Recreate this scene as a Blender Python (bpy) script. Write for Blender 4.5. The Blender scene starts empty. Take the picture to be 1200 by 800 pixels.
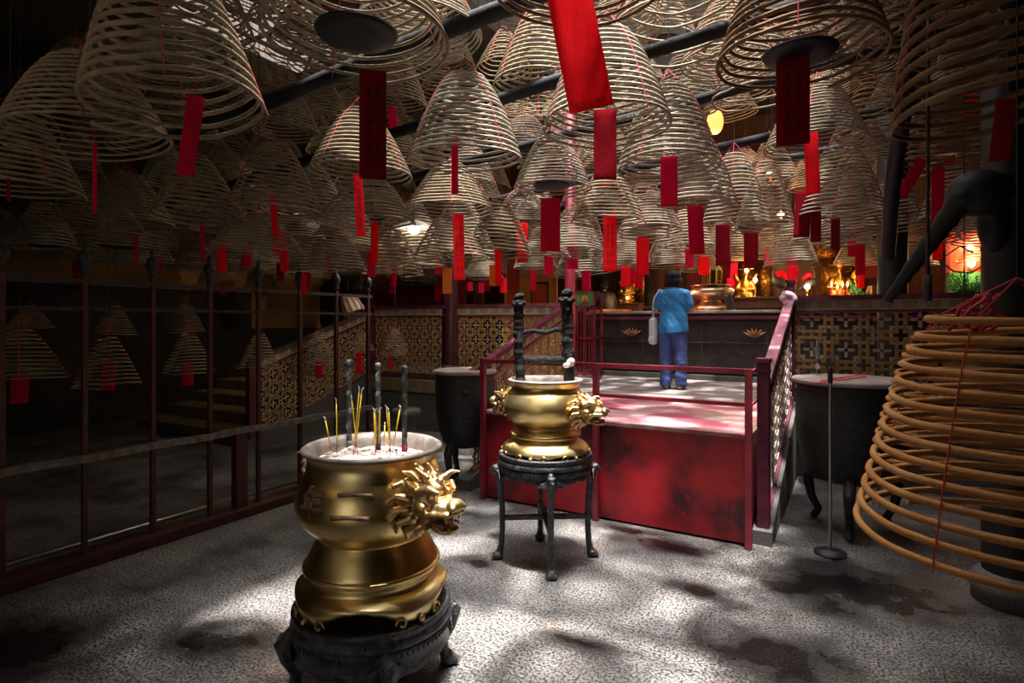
import bpy, bmesh, math, random
from mathutils import Vector, Matrix, Euler, noise
random.seed(7)
PI = math.pi
scene = bpy.context.scene
COL = scene.collection

# ------------------------------------------------------------------ camera
EYE = 1.72; FOC = 670.0; HOR = 378.0; YAW = math.radians(30.8)
cam_d = bpy.data.cameras.new('camera'); cam = bpy.data.objects.new('camera', cam_d); COL.objects.link(cam)
cam_d.sensor_width = 36.0; cam_d.lens = FOC / 1200 * 36.0
cam_d.shift_y = -(400 - HOR) / 1200.0
cam.location = (0, 0, EYE); cam.rotation_euler = (PI/2, 0, YAW)
cam_d.clip_start = 0.05; cam_d.clip_end = 200
scene.camera = cam

# ------------------------------------------------------------------ view + world
scene.view_settings.view_transform = 'Standard'
scene.view_settings.look = 'None'
scene.view_settings.gamma = 1.0
scene.view_settings.exposure = 0.2
scene.view_settings.use_curve_mapping = False
W = bpy.data.worlds.new('world'); scene.world = W; W.use_nodes = True
bg = W.node_tree.nodes['Background']
bg.inputs[0].default_value = (1.0, 0.93, 0.88, 1); bg.inputs[1].default_value = 0.07

# ------------------------------------------------------------------ daylight
def area(name, loc, rot, sx, sy, power, color, spread=180):
    l = bpy.data.lights.new(name, 'AREA'); l.shape = 'RECTANGLE'; l.size = sx; l.size_y = sy
    l.energy = power; l.color = color; l.spread = math.radians(spread)
    o = bpy.data.objects.new(name, l); COL.objects.link(o); o.location = loc; o.rotation_euler = rot
    return o
def point(name, loc, power, color, radius=0.05):
    l = bpy.data.lights.new(name, 'POINT'); l.energy = power; l.color = color; l.shadow_soft_size = radius
    o = bpy.data.objects.new(name, l); COL.objects.link(o); o.location = loc
    return o
# daylight falling through the roof opening
area('skylight_over_yard', (-1.5, 3.4, 5.5), (0, 0, 0), 2.0, 2.8, 110, (1.0, 0.97, 0.94), 46)
area('skylight_over_hall', (-1.5, 6.8, 5.5), (0, 0, 0), 2.4, 3.6, 100, (1.0, 0.93, 0.90), 84)
# unseen fill lights added behind the viewer to brighten the brass; doorway and bulbs assumed
area('assumed_door_fill', (-1.3, -2.45, 1.25), (math.radians(90), 0, 0), 1.5, 2.2, 8, (1.0, 0.95, 0.88), 150)
area('skylight_fill_left', (-3.4, 6.4, 5.5), (0, 0, 0), 1.2, 3.0, 70, (1.0, 0.93, 0.86), 100)  # fill light added under the widened roof opening to brighten the left coils
point('assumed_bulb_fill', (-3.0, -.6, 2.9), 8, (1.0, 0.75, 0.42), .05); point('assumed_bulb_fill', (-2.7, -.7, 3.1), 6, (1.0, 0.75, 0.42), .05)  # assumed bulbs, point lights added for warm highlights on the brass
s_ = bpy.data.lights.new('sun', 'SUN'); s_.energy = 13.0; s_.angle = math.radians(3); s_.color = (1.0, 0.95, 0.9)
sun = bpy.data.objects.new('sun', s_); COL.objects.link(sun)
sun.rotation_euler = Vector((-0.09, 0.12, -1.0)).to_track_quat('-Z', 'Y').to_euler()

# ------------------------------------------------------------------ pixel <-> world
FW = Vector((-math.sin(YAW), math.cos(YAW), 0)); RT = Vector((math.cos(YAW), math.sin(YAW), 0))
def ray(px, py):
    return FW + RT * ((px - 600) / FOC) + Vector((0, 0, (HOR - py) / FOC))
def P(px, py, d):
    return Vector((0, 0, EYE)) + ray(px, py) * d
def PZ(px, py, z):
    r = ray(px, py); return Vector((0, 0, EYE)) + r * ((z - EYE) / r.z)
def PYp(px, py, y):
    r = ray(px, py); return Vector((0, 0, EYE)) + r * (y / r.y)
def PXp(px, py, x):
    r = ray(px, py); return Vector((0, 0, EYE)) + r * (x / r.x)

# ------------------------------------------------------------------ materials
MATS = {}
def mat(name, color, rough=0.6, metal=0.0, var=None, vscale=8.0, vdetail=4, vlo=.35, vhi=.65, bump=0.0, bscale=40.0,
        emit=None, estr=0.0, spec=0.5, stretch=None, rvar=None, trans=None, coord='Object'):
    if name in MATS: return MATS[name]
    m = bpy.data.materials.new(name); m.use_nodes = True; nt = m.node_tree; N = nt.nodes; L = nt.links
    b = N['Principled BSDF']
    b.inputs['Base Color'].default_value = (*color, 1); b.inputs['Roughness'].default_value = rough
    b.inputs['Metallic'].default_value = metal; b.inputs['Specular IOR Level'].default_value = spec
    tc = N.new('ShaderNodeTexCoord'); mp = N.new('ShaderNodeMapping'); L.new(tc.outputs[coord], mp.inputs[0])
    if stretch: mp.inputs['Scale'].default_value = stretch
    if var is not None:
        n = N.new('ShaderNodeTexNoise'); n.inputs['Scale'].default_value = vscale; n.inputs['Detail'].default_value = vdetail
        L.new(mp.outputs[0], n.inputs['Vector'])
        r = N.new('ShaderNodeValToRGB'); r.color_ramp.elements[0].position = vlo; r.color_ramp.elements[1].position = vhi
        r.color_ramp.elements[0].color = (*color, 1); r.color_ramp.elements[1].color = (*var, 1)
        L.new(n.outputs['Fac'], r.inputs[0]); L.new(r.outputs[0], b.inputs['Base Color'])
        if rvar is not None:
            mr = N.new('ShaderNodeMapRange'); mr.inputs['To Min'].default_value = rough; mr.inputs['To Max'].default_value = rvar
            mr.inputs['From Min'].default_value = .3; mr.inputs['From Max'].default_value = .7
            L.new(n.outputs['Fac'], mr.inputs['Value']); L.new(mr.outputs[0], b.inputs['Roughness'])
    if bump:
        n2 = N.new('ShaderNodeTexNoise'); n2.inputs['Scale'].default_value = bscale; n2.inputs['Detail'].default_value = 5
        L.new(mp.outputs[0], n2.inputs['Vector'])
        bp = N.new('ShaderNodeBump'); bp.inputs['Strength'].default_value = bump; bp.inputs['Distance'].default_value = 0.01
        L.new(n2.outputs['Fac'], bp.inputs['Height']); L.new(bp.outputs[0], b.inputs['Normal'])
    if emit: b.inputs['Emission Color'].default_value = (*emit, 1); b.inputs['Emission Strength'].default_value = estr
    if trans: b.inputs['Transmission Weight'].default_value = trans
    MATS[name] = m; return m

coil_tan = mat('incense_tan', (0.19, 0.14, 0.085), 0.85, var=(0.30, 0.24, 0.155), vscale=14, bump=.4, bscale=90)
coil_grey = mat('incense_grey', (0.21, 0.175, 0.125), 0.85, var=(0.34, 0.295, 0.225), vscale=12, bump=.4, bscale=90)
coil_brown = mat('incense_brown', (0.12, 0.055, 0.02), 0.8, var=(0.20, 0.105, 0.042), vscale=10, bump=.4, bscale=90)
coil_ochre = mat('incense_ochre', (0.34, 0.13, 0.026), 0.8, var=(0.42, 0.19, 0.05), vscale=9, bump=.4, bscale=90)
thread_red = mat('thread_red', (0.45, 0.03, 0.04), 0.8)
paper_red = mat('paper_red', spec=.0, color=(0.94, 0.018, 0.03), rough=0.8, var=(0.98, 0.03, 0.04), vscale=20, bump=.2, bscale=120)
paper_crimson = mat('paper_crimson', spec=.0, color=(0.66, 0.010, 0.055), rough=0.8, var=(0.76, 0.018, 0.075), vscale=20, bump=.2, bscale=120)
paper_dark = mat('paper_maroon', spec=.0, color=(0.20, 0.006, 0.012), rough=0.85, var=(0.26, 0.012, 0.02), vscale=20)
paper_orange = mat('paper_orange', (0.80, 0.24, 0.03), 0.75, var=(0.85, 0.36, 0.05), vscale=12)
def translucent(m, amt):
    nt = m.node_tree; N = nt.nodes; L = nt.links; b = N['Principled BSDF']; tr = N.new('ShaderNodeBsdfTranslucent'); mx = N.new('ShaderNodeMixShader'); mx.inputs[0].default_value = amt
    L.new(b.inputs['Base Color'].links[0].from_socket, tr.inputs['Color']); L.new(b.outputs[0], mx.inputs[1]); L.new(tr.outputs[0], mx.inputs[2])
    out = [n for n in N if n.type == 'OUTPUT_MATERIAL'][0]; L.new(mx.outputs[0], out.inputs[0])
translucent(paper_red, .5); translucent(paper_crimson, .35); translucent(paper_orange, .5)
glyph_m = mat('raised_lettering', (0.16, 0.065, 0.04), 0.45, .3, var=(0.30, 0.19, 0.13), vscale=30)
ink = mat('black_ink', (0.03, 0.008, 0.008), 0.8)
black_iron = mat('black_iron', (0.011, 0.011, 0.012), 0.55, var=(0.028, 0.028, 0.03), vscale=30, bump=.5, bscale=60)
black_wood = mat('black_wood', (0.018, 0.014, 0.013), 0.5, var=(0.04, 0.03, 0.028), vscale=9, bump=.4, bscale=40)
ebony = mat('ebony', (0.014, 0.014, 0.017), 0.30, var=(0.075, 0.078, 0.085), vscale=24, vlo=.42, vhi=.72, bump=.7, bscale=80)  # paler flecks in the colour stand in for highlights on the carving
soot_black = mat('soot_black', (0.007, 0.006, 0.006), 0.6)
char = mat('charred', (0.010, 0.010, 0.010), 0.9, spec=.2, var=(0.045, 0.048, 0.048), vscale=26, vlo=.56, vhi=.72, bump=1.0, bscale=50)
stick_char = mat('burnt_stick', (0.03, 0.03, 0.03), 0.7, var=(0.20, 0.21, 0.21), vscale=40, vlo=.48, vhi=.66, bump=.8, bscale=70)
brass = mat('polished_brass', (0.80, 0.55, 0.20), 0.27, 1.0, var=(0.86, 0.68, 0.34), vscale=5, rvar=.42, bump=.06, bscale=25)
brass_old = mat('dusty_brass', (0.48, 0.30, 0.12), 0.32, 1.0, var=(0.62, 0.44, 0.22), vscale=12, rvar=.5, bump=.3, bscale=60)
bronze = mat('aged_bronze', (0.30, 0.20, 0.13), 0.3, 1.0, var=(0.55, 0.42, 0.30), vscale=12, rvar=.5)
gold = mat('gilding', (0.75, 0.42, 0.08), 0.35, 1.0, var=(0.5, 0.24, 0.05), vscale=25, bump=.6, bscale=60)
ash = mat('incense_ash', (0.55, 0.45, 0.40), 0.95, var=(0.80, 0.70, 0.64), vscale=22, bump=1.0, bscale=60)
rim_metal = mat('ashy_rim', (0.16, 0.13, 0.115), 0.55, .3, var=(0.30, 0.26, 0.23), vscale=14, bump=.4)
red_paint = mat('red_paint_post', (0.26, 0.012, 0.03), 0.45, var=(0.15, 0.008, 0.022), vscale=7, bump=.2)
purple_paint = mat('plum_paint', (0.10, 0.014, 0.03), 0.5, spec=.3, var=(0.15, 0.028, 0.055), vscale=9, bump=.2)
maroon_paint = mat('maroon_paint', (0.09, 0.012, 0.018), 0.5, var=(0.05, 0.008, 0.012), vscale=9, bump=.2)
lat_gold = mat('lattice_ochre', (0.42, 0.25, 0.07), 0.5, var=(0.30, 0.17, 0.05), vscale=12)
lat_white = mat('lattice_cream', (0.55, 0.44, 0.38), 0.6, var=(0.40, 0.31, 0.26), vscale=12)
cream = mat('cream_frieze', (0.55, 0.47, 0.36), 0.6, var=(0.42, 0.35, 0.26), vscale=9)
key_dark = mat('fret_dark_gold', (0.20, 0.13, 0.04), 0.5)
bamboo = mat('roof_pole_black', (0.010, 0.010, 0.012), 0.8, spec=.2, var=(0.022, 0.023, 0.028), vscale=6, bump=.4, bscale=30)
rust = mat('rusty_rail_top', (0.11, 0.085, 0.07), 0.7, var=(0.22, 0.18, 0.15), vscale=20, bump=.6)
rail_post = mat('rail_maroon', (0.075, 0.016, 0.014), 0.55, var=(0.04, 0.012, 0.012), vscale=14, bump=.3)
wall_dark = mat('wall_soot', (0.022, 0.018, 0.017), 0.85, var=(0.04, 0.032, 0.028), vscale=2.5)
wall_ochre = mat('wall_ochre', (0.30, 0.17, 0.06), 0.8, var=(0.22, 0.12, 0.04), vscale=2)
wall_back = mat('wall_brown_wood', (0.10, 0.04, 0.02), 0.6, var=(0.16, 0.065, 0.03), vscale=4, stretch=(8, 1, 1))
wall_red = mat('wall_red_lacquer', (0.22, 0.015, 0.02), 0.55, var=(0.12, 0.01, 0.014), vscale=3)
stone = mat('dark_granite', (0.075, 0.072, 0.07), 0.7, var=(0.13, 0.12, 0.115), vscale=60, bump=.3, bscale=120)
stone_band = mat('sandstone_band', (0.24, 0.17, 0.11), 0.75, var=(0.17, 0.12, 0.08), vscale=7, bump=.3)
door_orange = mat('orange_wood_panel', (0.62, 0.22, 0.03), 0.45, var=(0.50, 0.15, 0.02), vscale=4, stretch=(6, 1, 1))
door_red = mat('vermilion_panel', (0.50, 0.05, 0.015), 0.45)
hall_stone = mat('hall_stone_floor', (0.17, 0.15, 0.145), 0.6, var=(0.26, 0.23, 0.225), vscale=30, bump=.3, bscale=60)
skin = mat('skin', (0.52, 0.30, 0.20), 0.55)
hair_m = mat('black_hair', (0.006, 0.0055, 0.006), 0.6, spec=.25, bump=.5, bscale=70, stretch=(5, 5, .6))
shirt_m = mat('blue_cotton', (0.03, 0.24, 0.58), 0.8, var=(0.025, 0.20, 0.50), vscale=9, bump=.5, bscale=16)
jean_m = mat('blue_denim', (0.07, 0.12, 0.36), 0.85, var=(0.055, 0.09, 0.28), vscale=10, bump=.6, bscale=14)
shoe_m = mat('black_sandal', (0.015, 0.013, 0.013), 0.5)
bag_m = mat('pale_blue_cloth', (0.58, 0.70, 0.82), 0.8, bump=.3, bscale=20)
yellow_stick = mat('yellow_incense', (0.75, 0.48, 0.03), 0.7)
pink_stick = mat('magenta_incense_foot', (0.28, 0.015, 0.08), 0.7)
white_ash = mat('burnt_tip_ash', (0.6, 0.6, 0.62), 0.9)
steel = mat('steel', (0.45, 0.44, 0.42), 0.3, 1.0)
bulb_w = mat('lamp_glow_warm', (1, .8, .5), 0.4, emit=(1.0, 0.62, 0.25), estr=14)
bulb_white = mat('lamp_glow_white', (1, 1, .95), 0.4, emit=(1.0, 0.95, 0.85), estr=4)
flame = mat('candle_flame', (1, .5, .2), 0.4, emit=(1.0, 0.45, 0.2), estr=12)
candle_red = mat('candle_red', (0.65, 0.03, 0.02), 0.4)
green_p = mat('painted_green', (0.03, 0.18, 0.05), 0.6, var=(0.06, 0.30, 0.08), vscale=20)
yellow_p = mat('painted_yellow', (0.75, 0.42, 0.03), 0.5)
clay = mat('orange_clay', (0.34, 0.13, 0.06), 0.7, var=(0.24, 0.09, 0.04), vscale=8)

# floor of the yard: pecked granite slabs with soot stains, rusty tints, wet patches and painted shade
def floor_mat():
    m = bpy.data.materials.new('pecked_granite_floor'); m.use_nodes = True; nt = m.node_tree; N = nt.nodes; L = nt.links
    b = N['Principled BSDF']
    tc = N.new('ShaderNodeTexCoord'); vec = tc.outputs['Object']
    def noise_(scale, detail=3, rough=.5, lo=.4, hi=.6, c0=(0,0,0,1), c1=(1,1,1,1)):
        n = N.new('ShaderNodeTexNoise'); n.inputs['Scale'].default_value = scale; n.inputs['Detail'].default_value = detail
        n.inputs['Roughness'].default_value = rough; L.new(vec, n.inputs['Vector'])
        r = N.new('ShaderNodeValToRGB'); r.color_ramp.elements[0].position = lo; r.color_ramp.elements[1].position = hi
        r.color_ramp.elements[0].color = c0; r.color_ramp.elements[1].color = c1
        L.new(n.outputs['Fac'], r.inputs[0]); return n, r
    def mix(fac, a, c, mode='MIX'):
        x = N.new('ShaderNodeMix'); x.data_type = 'RGBA'; x.blend_type = mode
        if isinstance(fac, float): x.inputs[0].default_value = fac
        else: L.new(fac, x.inputs[0])
        for s, v in ((6, a), (7, c)):
            if isinstance(v, tuple): x.inputs[s].default_value = v
            else: L.new(v, x.inputs[s])
        return x.outputs[2]
    _, sp = noise_(66, 2, .6, .42, .55, (0.032, 0.03, 0.031, 1), (0.31, 0.29, 0.275, 1))
    _, cl = noise_(1.9, 5, .6, .36, .60, (0.25, 0.25, 0.27, 1), (1, 1, 1, 1))
    base = mix(1.0, sp.outputs[0], cl.outputs[0], 'MULTIPLY')
    _, tint = noise_(.9, 3, .5, .62, .74)
    base = mix(tint.outputs[0], base, mix(1.0, base, (0.85, 0.62, 0.50, 1), 'MULTIPLY'))
    br = N.new('ShaderNodeTexBrick'); br.inputs['Scale'].default_value = 1.0; br.inputs['Mortar Size'].default_value = 0.006
    br.inputs['Brick Width'].default_value = 1.15; br.inputs['Row Height'].default_value = 0.48
    br.inputs['Color1'].default_value = (1, 1, 1, 1); br.inputs['Color2'].default_value = (.92, .92, .92, 1); br.inputs['Mortar'].default_value = (.68, .65, .62, 1)
    L.new(vec, br.inputs['Vector'])
    base = mix(1.0, base, br.outputs[0], 'MULTIPLY')
    # stains and painted shade: distance to chosen spots, edge broken by noise
    nz = N.new('ShaderNodeTexNoise'); nz.inputs['Scale'].default_value = 5; nz.inputs['Detail'].default_value = 4; L.new(vec, nz.inputs['Vector'])
    masks = []
    for (px, py, rx, ry, rot) in STAIN_SHADE:
        c = PZ(px, py, 0)
        mp = N.new('ShaderNodeMapping'); mp.vector_type = 'TEXTURE'
        mp.inputs['Location'].default_value = (c.x, c.y, 0); mp.inputs['Rotation'].default_value = (0, 0, rot); mp.inputs['Scale'].default_value = (rx, ry, 1)
        L.new(vec, mp.inputs['Vector'])
        le = N.new('ShaderNodeVectorMath'); le.operation = 'LENGTH'; L.new(mp.outputs[0], le.inputs[0])
        ad = N.new('ShaderNodeMath'); ad.operation = 'MULTIPLY_ADD'; ad.inputs[1].default_value = 1.6; L.new(nz.outputs['Fac'], ad.inputs[0]); L.new(le.outputs['Value'], ad.inputs[2])
        mr = N.new('ShaderNodeMapRange'); mr.inputs['From Min'].default_value = 2.15; mr.inputs['From Max'].default_value = 1.15
        L.new(ad.outputs[0], mr.inputs['Value']); masks.append(mr.outputs[0])
    cur = masks[0]
    for k in masks[1:]:
        mx = N.new('ShaderNodeMath'); mx.operation = 'MAXIMUM'; L.new(cur, mx.inputs[0]); L.new(k, mx.inputs[1]); cur = mx.outputs[0]
    base = mix(cur, base, mix(1.0, base, (0.10, 0.09, 0.09, 1), 'MULTIPLY'))
    L.new(base, b.inputs['Base Color'])
    rr = N.new('ShaderNodeMapRange'); rr.inputs['To Min'].default_value = 0.62; rr.inputs['To Max'].default_value = 0.22; L.new(cur, rr.inputs['Value']); L.new(rr.outputs[0], b.inputs['Roughness'])
    nb = N.new('ShaderNodeTexNoise'); nb.inputs['Scale'].default_value = 66; nb.inputs['Detail'].default_value = 2; L.new(vec, nb.inputs['Vector'])
    bp = N.new('ShaderNodeBump'); bp.inputs['Strength'].default_value = .6; bp.inputs['Distance'].default_value = .008
    L.new(nb.outputs['Fac'], bp.inputs['Height']); L.new(bp.outputs[0], b.inputs['Normal'])
    return m
STAIN_SHADE = [(255, 752, .34, .15, .5), (675, 750, .26, .09, .1), (822, 692, .30, .12, -.2), (790, 640, .5, .16, 0), (905, 770, .5, .3, .3),
          (1000, 690, .8, .5, .2), (730, 620, .4, .1, .05), (560, 660, .16, .10, 0), (930, 690, .35, .16, 0), (20, 760, .5, .35, .4)]  # wet stains; spots left of the tall stand and at right are painted shade
granite = floor_mat()

def painted(name, c1, c2, c3, s1, s2):
    m = bpy.data.materials.new(name); m.use_nodes = True; nt = m.node_tree; N = nt.nodes; L = nt.links; b = N['Principled BSDF']
    tc = N.new('ShaderNodeTexCoord')
    n = N.new('ShaderNodeTexNoise'); n.inputs['Scale'].default_value = s1; n.inputs['Detail'].default_value = 3; L.new(tc.outputs['Object'], n.inputs['Vector'])
    r = N.new('ShaderNodeValToRGB'); e = r.color_ramp.elements; e[0].position = .40; e[0].color = (*c1, 1); e[1].position = .56; e[1].color = (*c2, 1)
    L.new(n.outputs['Fac'], r.inputs[0])
    n2 = N.new('ShaderNodeTexNoise'); n2.inputs['Scale'].default_value = s2; n2.inputs['Detail'].default_value = 6; L.new(tc.outputs['Object'], n2.inputs['Vector'])
    r2 = N.new('ShaderNodeValToRGB'); r2.color_ramp.elements[0].position = .56; r2.color_ramp.elements[1].position = .68; L.new(n2.outputs['Fac'], r2.inputs[0])
    x = N.new('ShaderNodeMix'); x.data_type = 'RGBA'; L.new(r2.outputs[0], x.inputs[0]); L.new(r.outputs[0], x.inputs[6]); x.inputs[7].default_value = (*c3, 1)
    L.new(x.outputs[2], b.inputs['Base Color']); b.inputs['Roughness'].default_value = .48
    bp = N.new('ShaderNodeBump'); bp.inputs['Strength'].default_value = .3; bp.inputs['Distance'].default_value = .005; L.new(n2.outputs['Fac'], bp.inputs['Height']); L.new(bp.outputs[0], b.inputs['Normal'])
    MATS[name] = m; return m
front_red = painted('stained_red_boards', (0.07, 0.006, 0.012), (0.42, 0.008, 0.018), (0.30, 0.01, 0.02), 2.0, 14)
top_pink = painted('worn_red_deck', (0.28, 0.05, 0.08), (0.36, 0.19, 0.20), (0.42, 0.35, 0.32), 2.6, 4)
rail_plum = painted('scuffed_plum_rail', (0.09, 0.014, 0.035), (0.13, 0.02, 0.05), (0.26, 0.19, 0.22), 5, 9)

# ------------------------------------------------------------------ mesh helpers
def new_bm(): return bmesh.new()
def link(name, bm, material, parent=None, smooth=False, loc=(0, 0, 0), rot=(0, 0, 0)):
    me = bpy.data.meshes.new(name); bm.normal_update(); bm.to_mesh(me); bm.free()
    if material is not None:
        for mm in (material if isinstance(material, (list, tuple)) else [material]): me.materials.append(mm)
    if smooth:
        for p in me.polygons: p.use_smooth = True
    o = bpy.data.objects.new(name, me); COL.objects.link(o); o.location = loc; o.rotation_euler = rot
    if parent is not None: o.parent = parent
    return o
def tag(o, label=None, cat=None, group=None, kind=None):
    if label: o['label'] = label
    if cat: o['category'] = cat
    if group: o['group'] = group
    if kind: o['kind'] = kind
    return o
def thing(name, label, cat, loc=(0, 0, 0), rz=0, group=None):
    o = bpy.data.objects.new(name, None); COL.objects.link(o); o.location = loc; o.rotation_euler = (0, 0, rz); o.empty_display_size = .1
    return tag(o, label, cat, group)
def struct(name, bm, m, smooth=False):
    return tag(link(name, bm, m, None, smooth), kind='structure')
def box(bm, x0, x1, y0, y1, z0, z1, M=None, bev=0.0):
    vs = [Vector((x, y, z)) for x in (x0, x1) for y in (y0, y1) for z in (z0, z1)]
    if M is not None: vs = [M @ v for v in vs]
    v = [bm.verts.new(p) for p in vs]
    fs = []
    for f in ((0, 1, 3, 2), (4, 6, 7, 5), (0, 4, 5, 1), (2, 3, 7, 6), (0, 2, 6, 4), (1, 5, 7, 3)):
        fs.append(bm.faces.new([v[i] for i in f]))
    if bev:
        es = list({e for f in fs for e in f.edges}); bmesh.ops.bevel(bm, geom=es, offset=bev, segments=2, affect='EDGES', profile=.6)
def bar(bm, a, b, w, h, up=Vector((0, 0, 1)), bev=0):
    a = Vector(a); b = Vector(b); d = b - a; L_ = d.length; z = d.normalized()
    x = up.cross(z)
    if x.length < 1e-5: x = Vector((1, 0, 0))
    x.normalize(); y = z.cross(x)
    M = Matrix((x, y, z)).transposed().to_4x4(); M.translation = a
    box(bm, -w/2, w/2, -h/2, h/2, 0, L_, M, bev)
def tube(bm, pts, r, n=8, closed=False, cap=True):
    pts = [Vector(p) for p in pts]; m = len(pts); rings = []
    rad = r if isinstance(r, (list, tuple)) else [r] * m
    prev = None
    for i, p in enumerate(pts):
        t = (pts[min(i+1, m-1)] - pts[max(i-1, 0)]) if not closed else (pts[(i+1) % m] - pts[i-1])
        t.normalize()
        if prev is None: ref = Vector((0, 0, 1)) if abs(t.z) < .9 else Vector((1, 0, 0)); x = ref.cross(t).normalized()
        else: x = (prev - t * prev.dot(t)).normalized()
        prev = x; y = t.cross(x)
        rings.append([bm.verts.new(p + (x * math.cos(2*PI*k/n) + y * math.sin(2*PI*k/n)) * rad[i]) for k in range(n)])
    rng = range(m if closed else m - 1)
    for i in rng:
        A = rings[i]; B = rings[(i+1) % m]
        for k in range(n): bm.faces.new((A[k], A[(k+1) % n], B[(k+1) % n], B[k]))
    if cap and not closed:
        bm.faces.new(rings[0][::-1]); bm.faces.new(rings[-1])
def lathe(bm, prof, n=48, center=(0, 0, 0), fn=None, cap0=False, cap1=False):
    c = Vector(center); rings = []
    for j, (r, z) in enumerate(prof):
        ring = []
        for k in range(n):
            a = 2*PI*k/n; rr, zz = (r, z) if fn is None else fn(j, a, r, z)
            ring.append(bm.verts.new(c + Vector((rr*math.cos(a), rr*math.sin(a), zz))))
        rings.append(ring)
    for A, B in zip(rings, rings[1:]):
        for k in range(n): bm.faces.new((A[k], A[(k+1) % n], B[(k+1) % n], B[k]))
    if cap0: bm.faces.new(rings[0][::-1])
    if cap1: bm.faces.new(rings[-1])
def ell(bm, c, r, rot=None, u=16, v=10):
    M = Matrix.Translation(Vector(c))
    if rot is not None: M = M @ Euler(rot).to_matrix().to_4x4()
    rr = r if isinstance(r, (tuple, list)) else (r, r, r)
    M = M @ Matrix.Diagonal((rr[0], rr[1], rr[2], 1))
    top = bm.verts.new(M @ Vector((0, 0, 1))); bot = bm.verts.new(M @ Vector((0, 0, -1))); prev = None
    for j in range(1, v):
        ph = PI*j/v; sp_, cp_ = math.sin(ph), math.cos(ph)
        cur = [bm.verts.new(M @ Vector((sp_*math.cos(2*PI*k/u), sp_*math.sin(2*PI*k/u), cp_))) for k in range(u)]
        for k in range(u):
            if prev is None: bm.faces.new((top, cur[k], cur[(k+1) % u]))
            else: bm.faces.new((prev[k], cur[k], cur[(k+1) % u], prev[(k+1) % u]))
        prev = cur
    for k in range(u): bm.faces.new((bot, prev[(k+1) % u], prev[k]))
def cap(bm, a, b, ra, rb, steps=None):
    a = Vector(a); b = Vector(b); n = steps or max(3, int((b-a).length / (min(ra, rb) * .5)) + 1)
    n = min(n, 30)
    tube(bm, [a.lerp(b, i/n) for i in range(n+1)], [ra + (rb-ra)*i/n for i in range(n+1)], 12)
    ell(bm, a, ra, None, 12, 8); ell(bm, b, rb, None, 12, 8)
def bake(o):
    pr = o.parent; o.parent = None; COL.objects.unlink(o); scratch = bpy.data.scenes.new('scratch'); scratch.collection.objects.link(o)
    with bpy.context.temp_override(scene=scratch, view_layer=scratch.view_layers[0]):
        dg = bpy.context.evaluated_depsgraph_get(); dg.update()
        me = bpy.data.meshes.new_from_object(o.evaluated_get(dg))
    scratch.collection.objects.unlink(o); bpy.data.scenes.remove(scratch); COL.objects.link(o); o.parent = pr
    return me
def organic(name, bm, material, parent, voxel=.006, smooth=4, loc=(0, 0, 0), rot=(0, 0, 0)):
    o = link(name, bm, material, parent, True, loc, rot)
    md = o.modifiers.new('remesh', 'REMESH'); md.mode = 'VOXEL'; md.voxel_size = voxel; md.use_smooth_shade = True
    if smooth:
        s = o.modifiers.new('smooth', 'SMOOTH'); s.iterations = smooth; s.factor = .5
    # bake the modifiers into the mesh, in a small scratch scene so that only this object is evaluated
    me = bake(o); o.modifiers.clear(); old = o.data; o.data = me; bpy.data.meshes.remove(old)
    for p in me.polygons: p.use_smooth = True
    return o

# =================================================================== the room shell
PLAT_Z = 0.86; HALL_Y = 7.2
XL, XR, Y0, Y1, ZC = -11.0, 4.2, -2.6, 11.6, 5.6
b = new_bm(); box(b, XL, XR, Y0, HALL_Y + .1, -.1, 0); struct('floor', b, granite)
b = new_bm(); box(b, XL, XR, HALL_Y, Y1, 0.0, PLAT_Z); box(b, -3.4, -.6, 6.5, HALL_Y, 0, PLAT_Z); struct('floor_hall', b, hall_stone)
b = new_bm(); box(b, XL - .2, XL, Y0, Y1, -.1, ZC); struct('wall_left', b, wall_dark)
b = new_bm(); box(b, XL, XL + .04, 2.5, 7.6, 2.35, 2.95); box(b, XL, XL + .04, 7.6, 9.4, 1.6, 2.95); struct('trim_1', b, wall_ochre)
b = new_bm(); box(b, XR, XR + .2, Y0, Y1, -.1, ZC); struct('wall_right', b, wall_dark)
b = new_bm(); box(b, XL, XR, Y0 - .2, Y0, -.1, ZC); struct('wall_front', b, wall_dark)
b = new_bm(); box(b, XL, XR, Y1, Y1 + .2, -.1, ZC); struct('wall_back', b, wall_back)
# red lacquer boarding of the side hall, behind the left balustrade
b = new_bm(); box(b, -9.6, -6.35, 9.5, 9.6, PLAT_Z, 3.6)
for i in range(14): box(b, -9.6 + i*.25, -9.57 + i*.25, 9.47, 9.5, PLAT_Z, 3.6)
struct('wall_side_hall', b, wall_red)
# retaining wall of the hall with its pale coping band, in front of the hall floor
b = new_bm()
box(b, XL, -3.42, HALL_Y - .06, HALL_Y, 0, .60); box(b, -.58, XR, HALL_Y - .06, HALL_Y, 0, .60)
struct('trim_2', b, stone)
b = new_bm()
box(b, XL, -3.42, HALL_Y - .10, HALL_Y, .60, .80, bev=.01); box(b, -.58, XR, HALL_Y - .10, HALL_Y, .60, .80, bev=.01)
struct('trim_3', b, stone_band)

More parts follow.
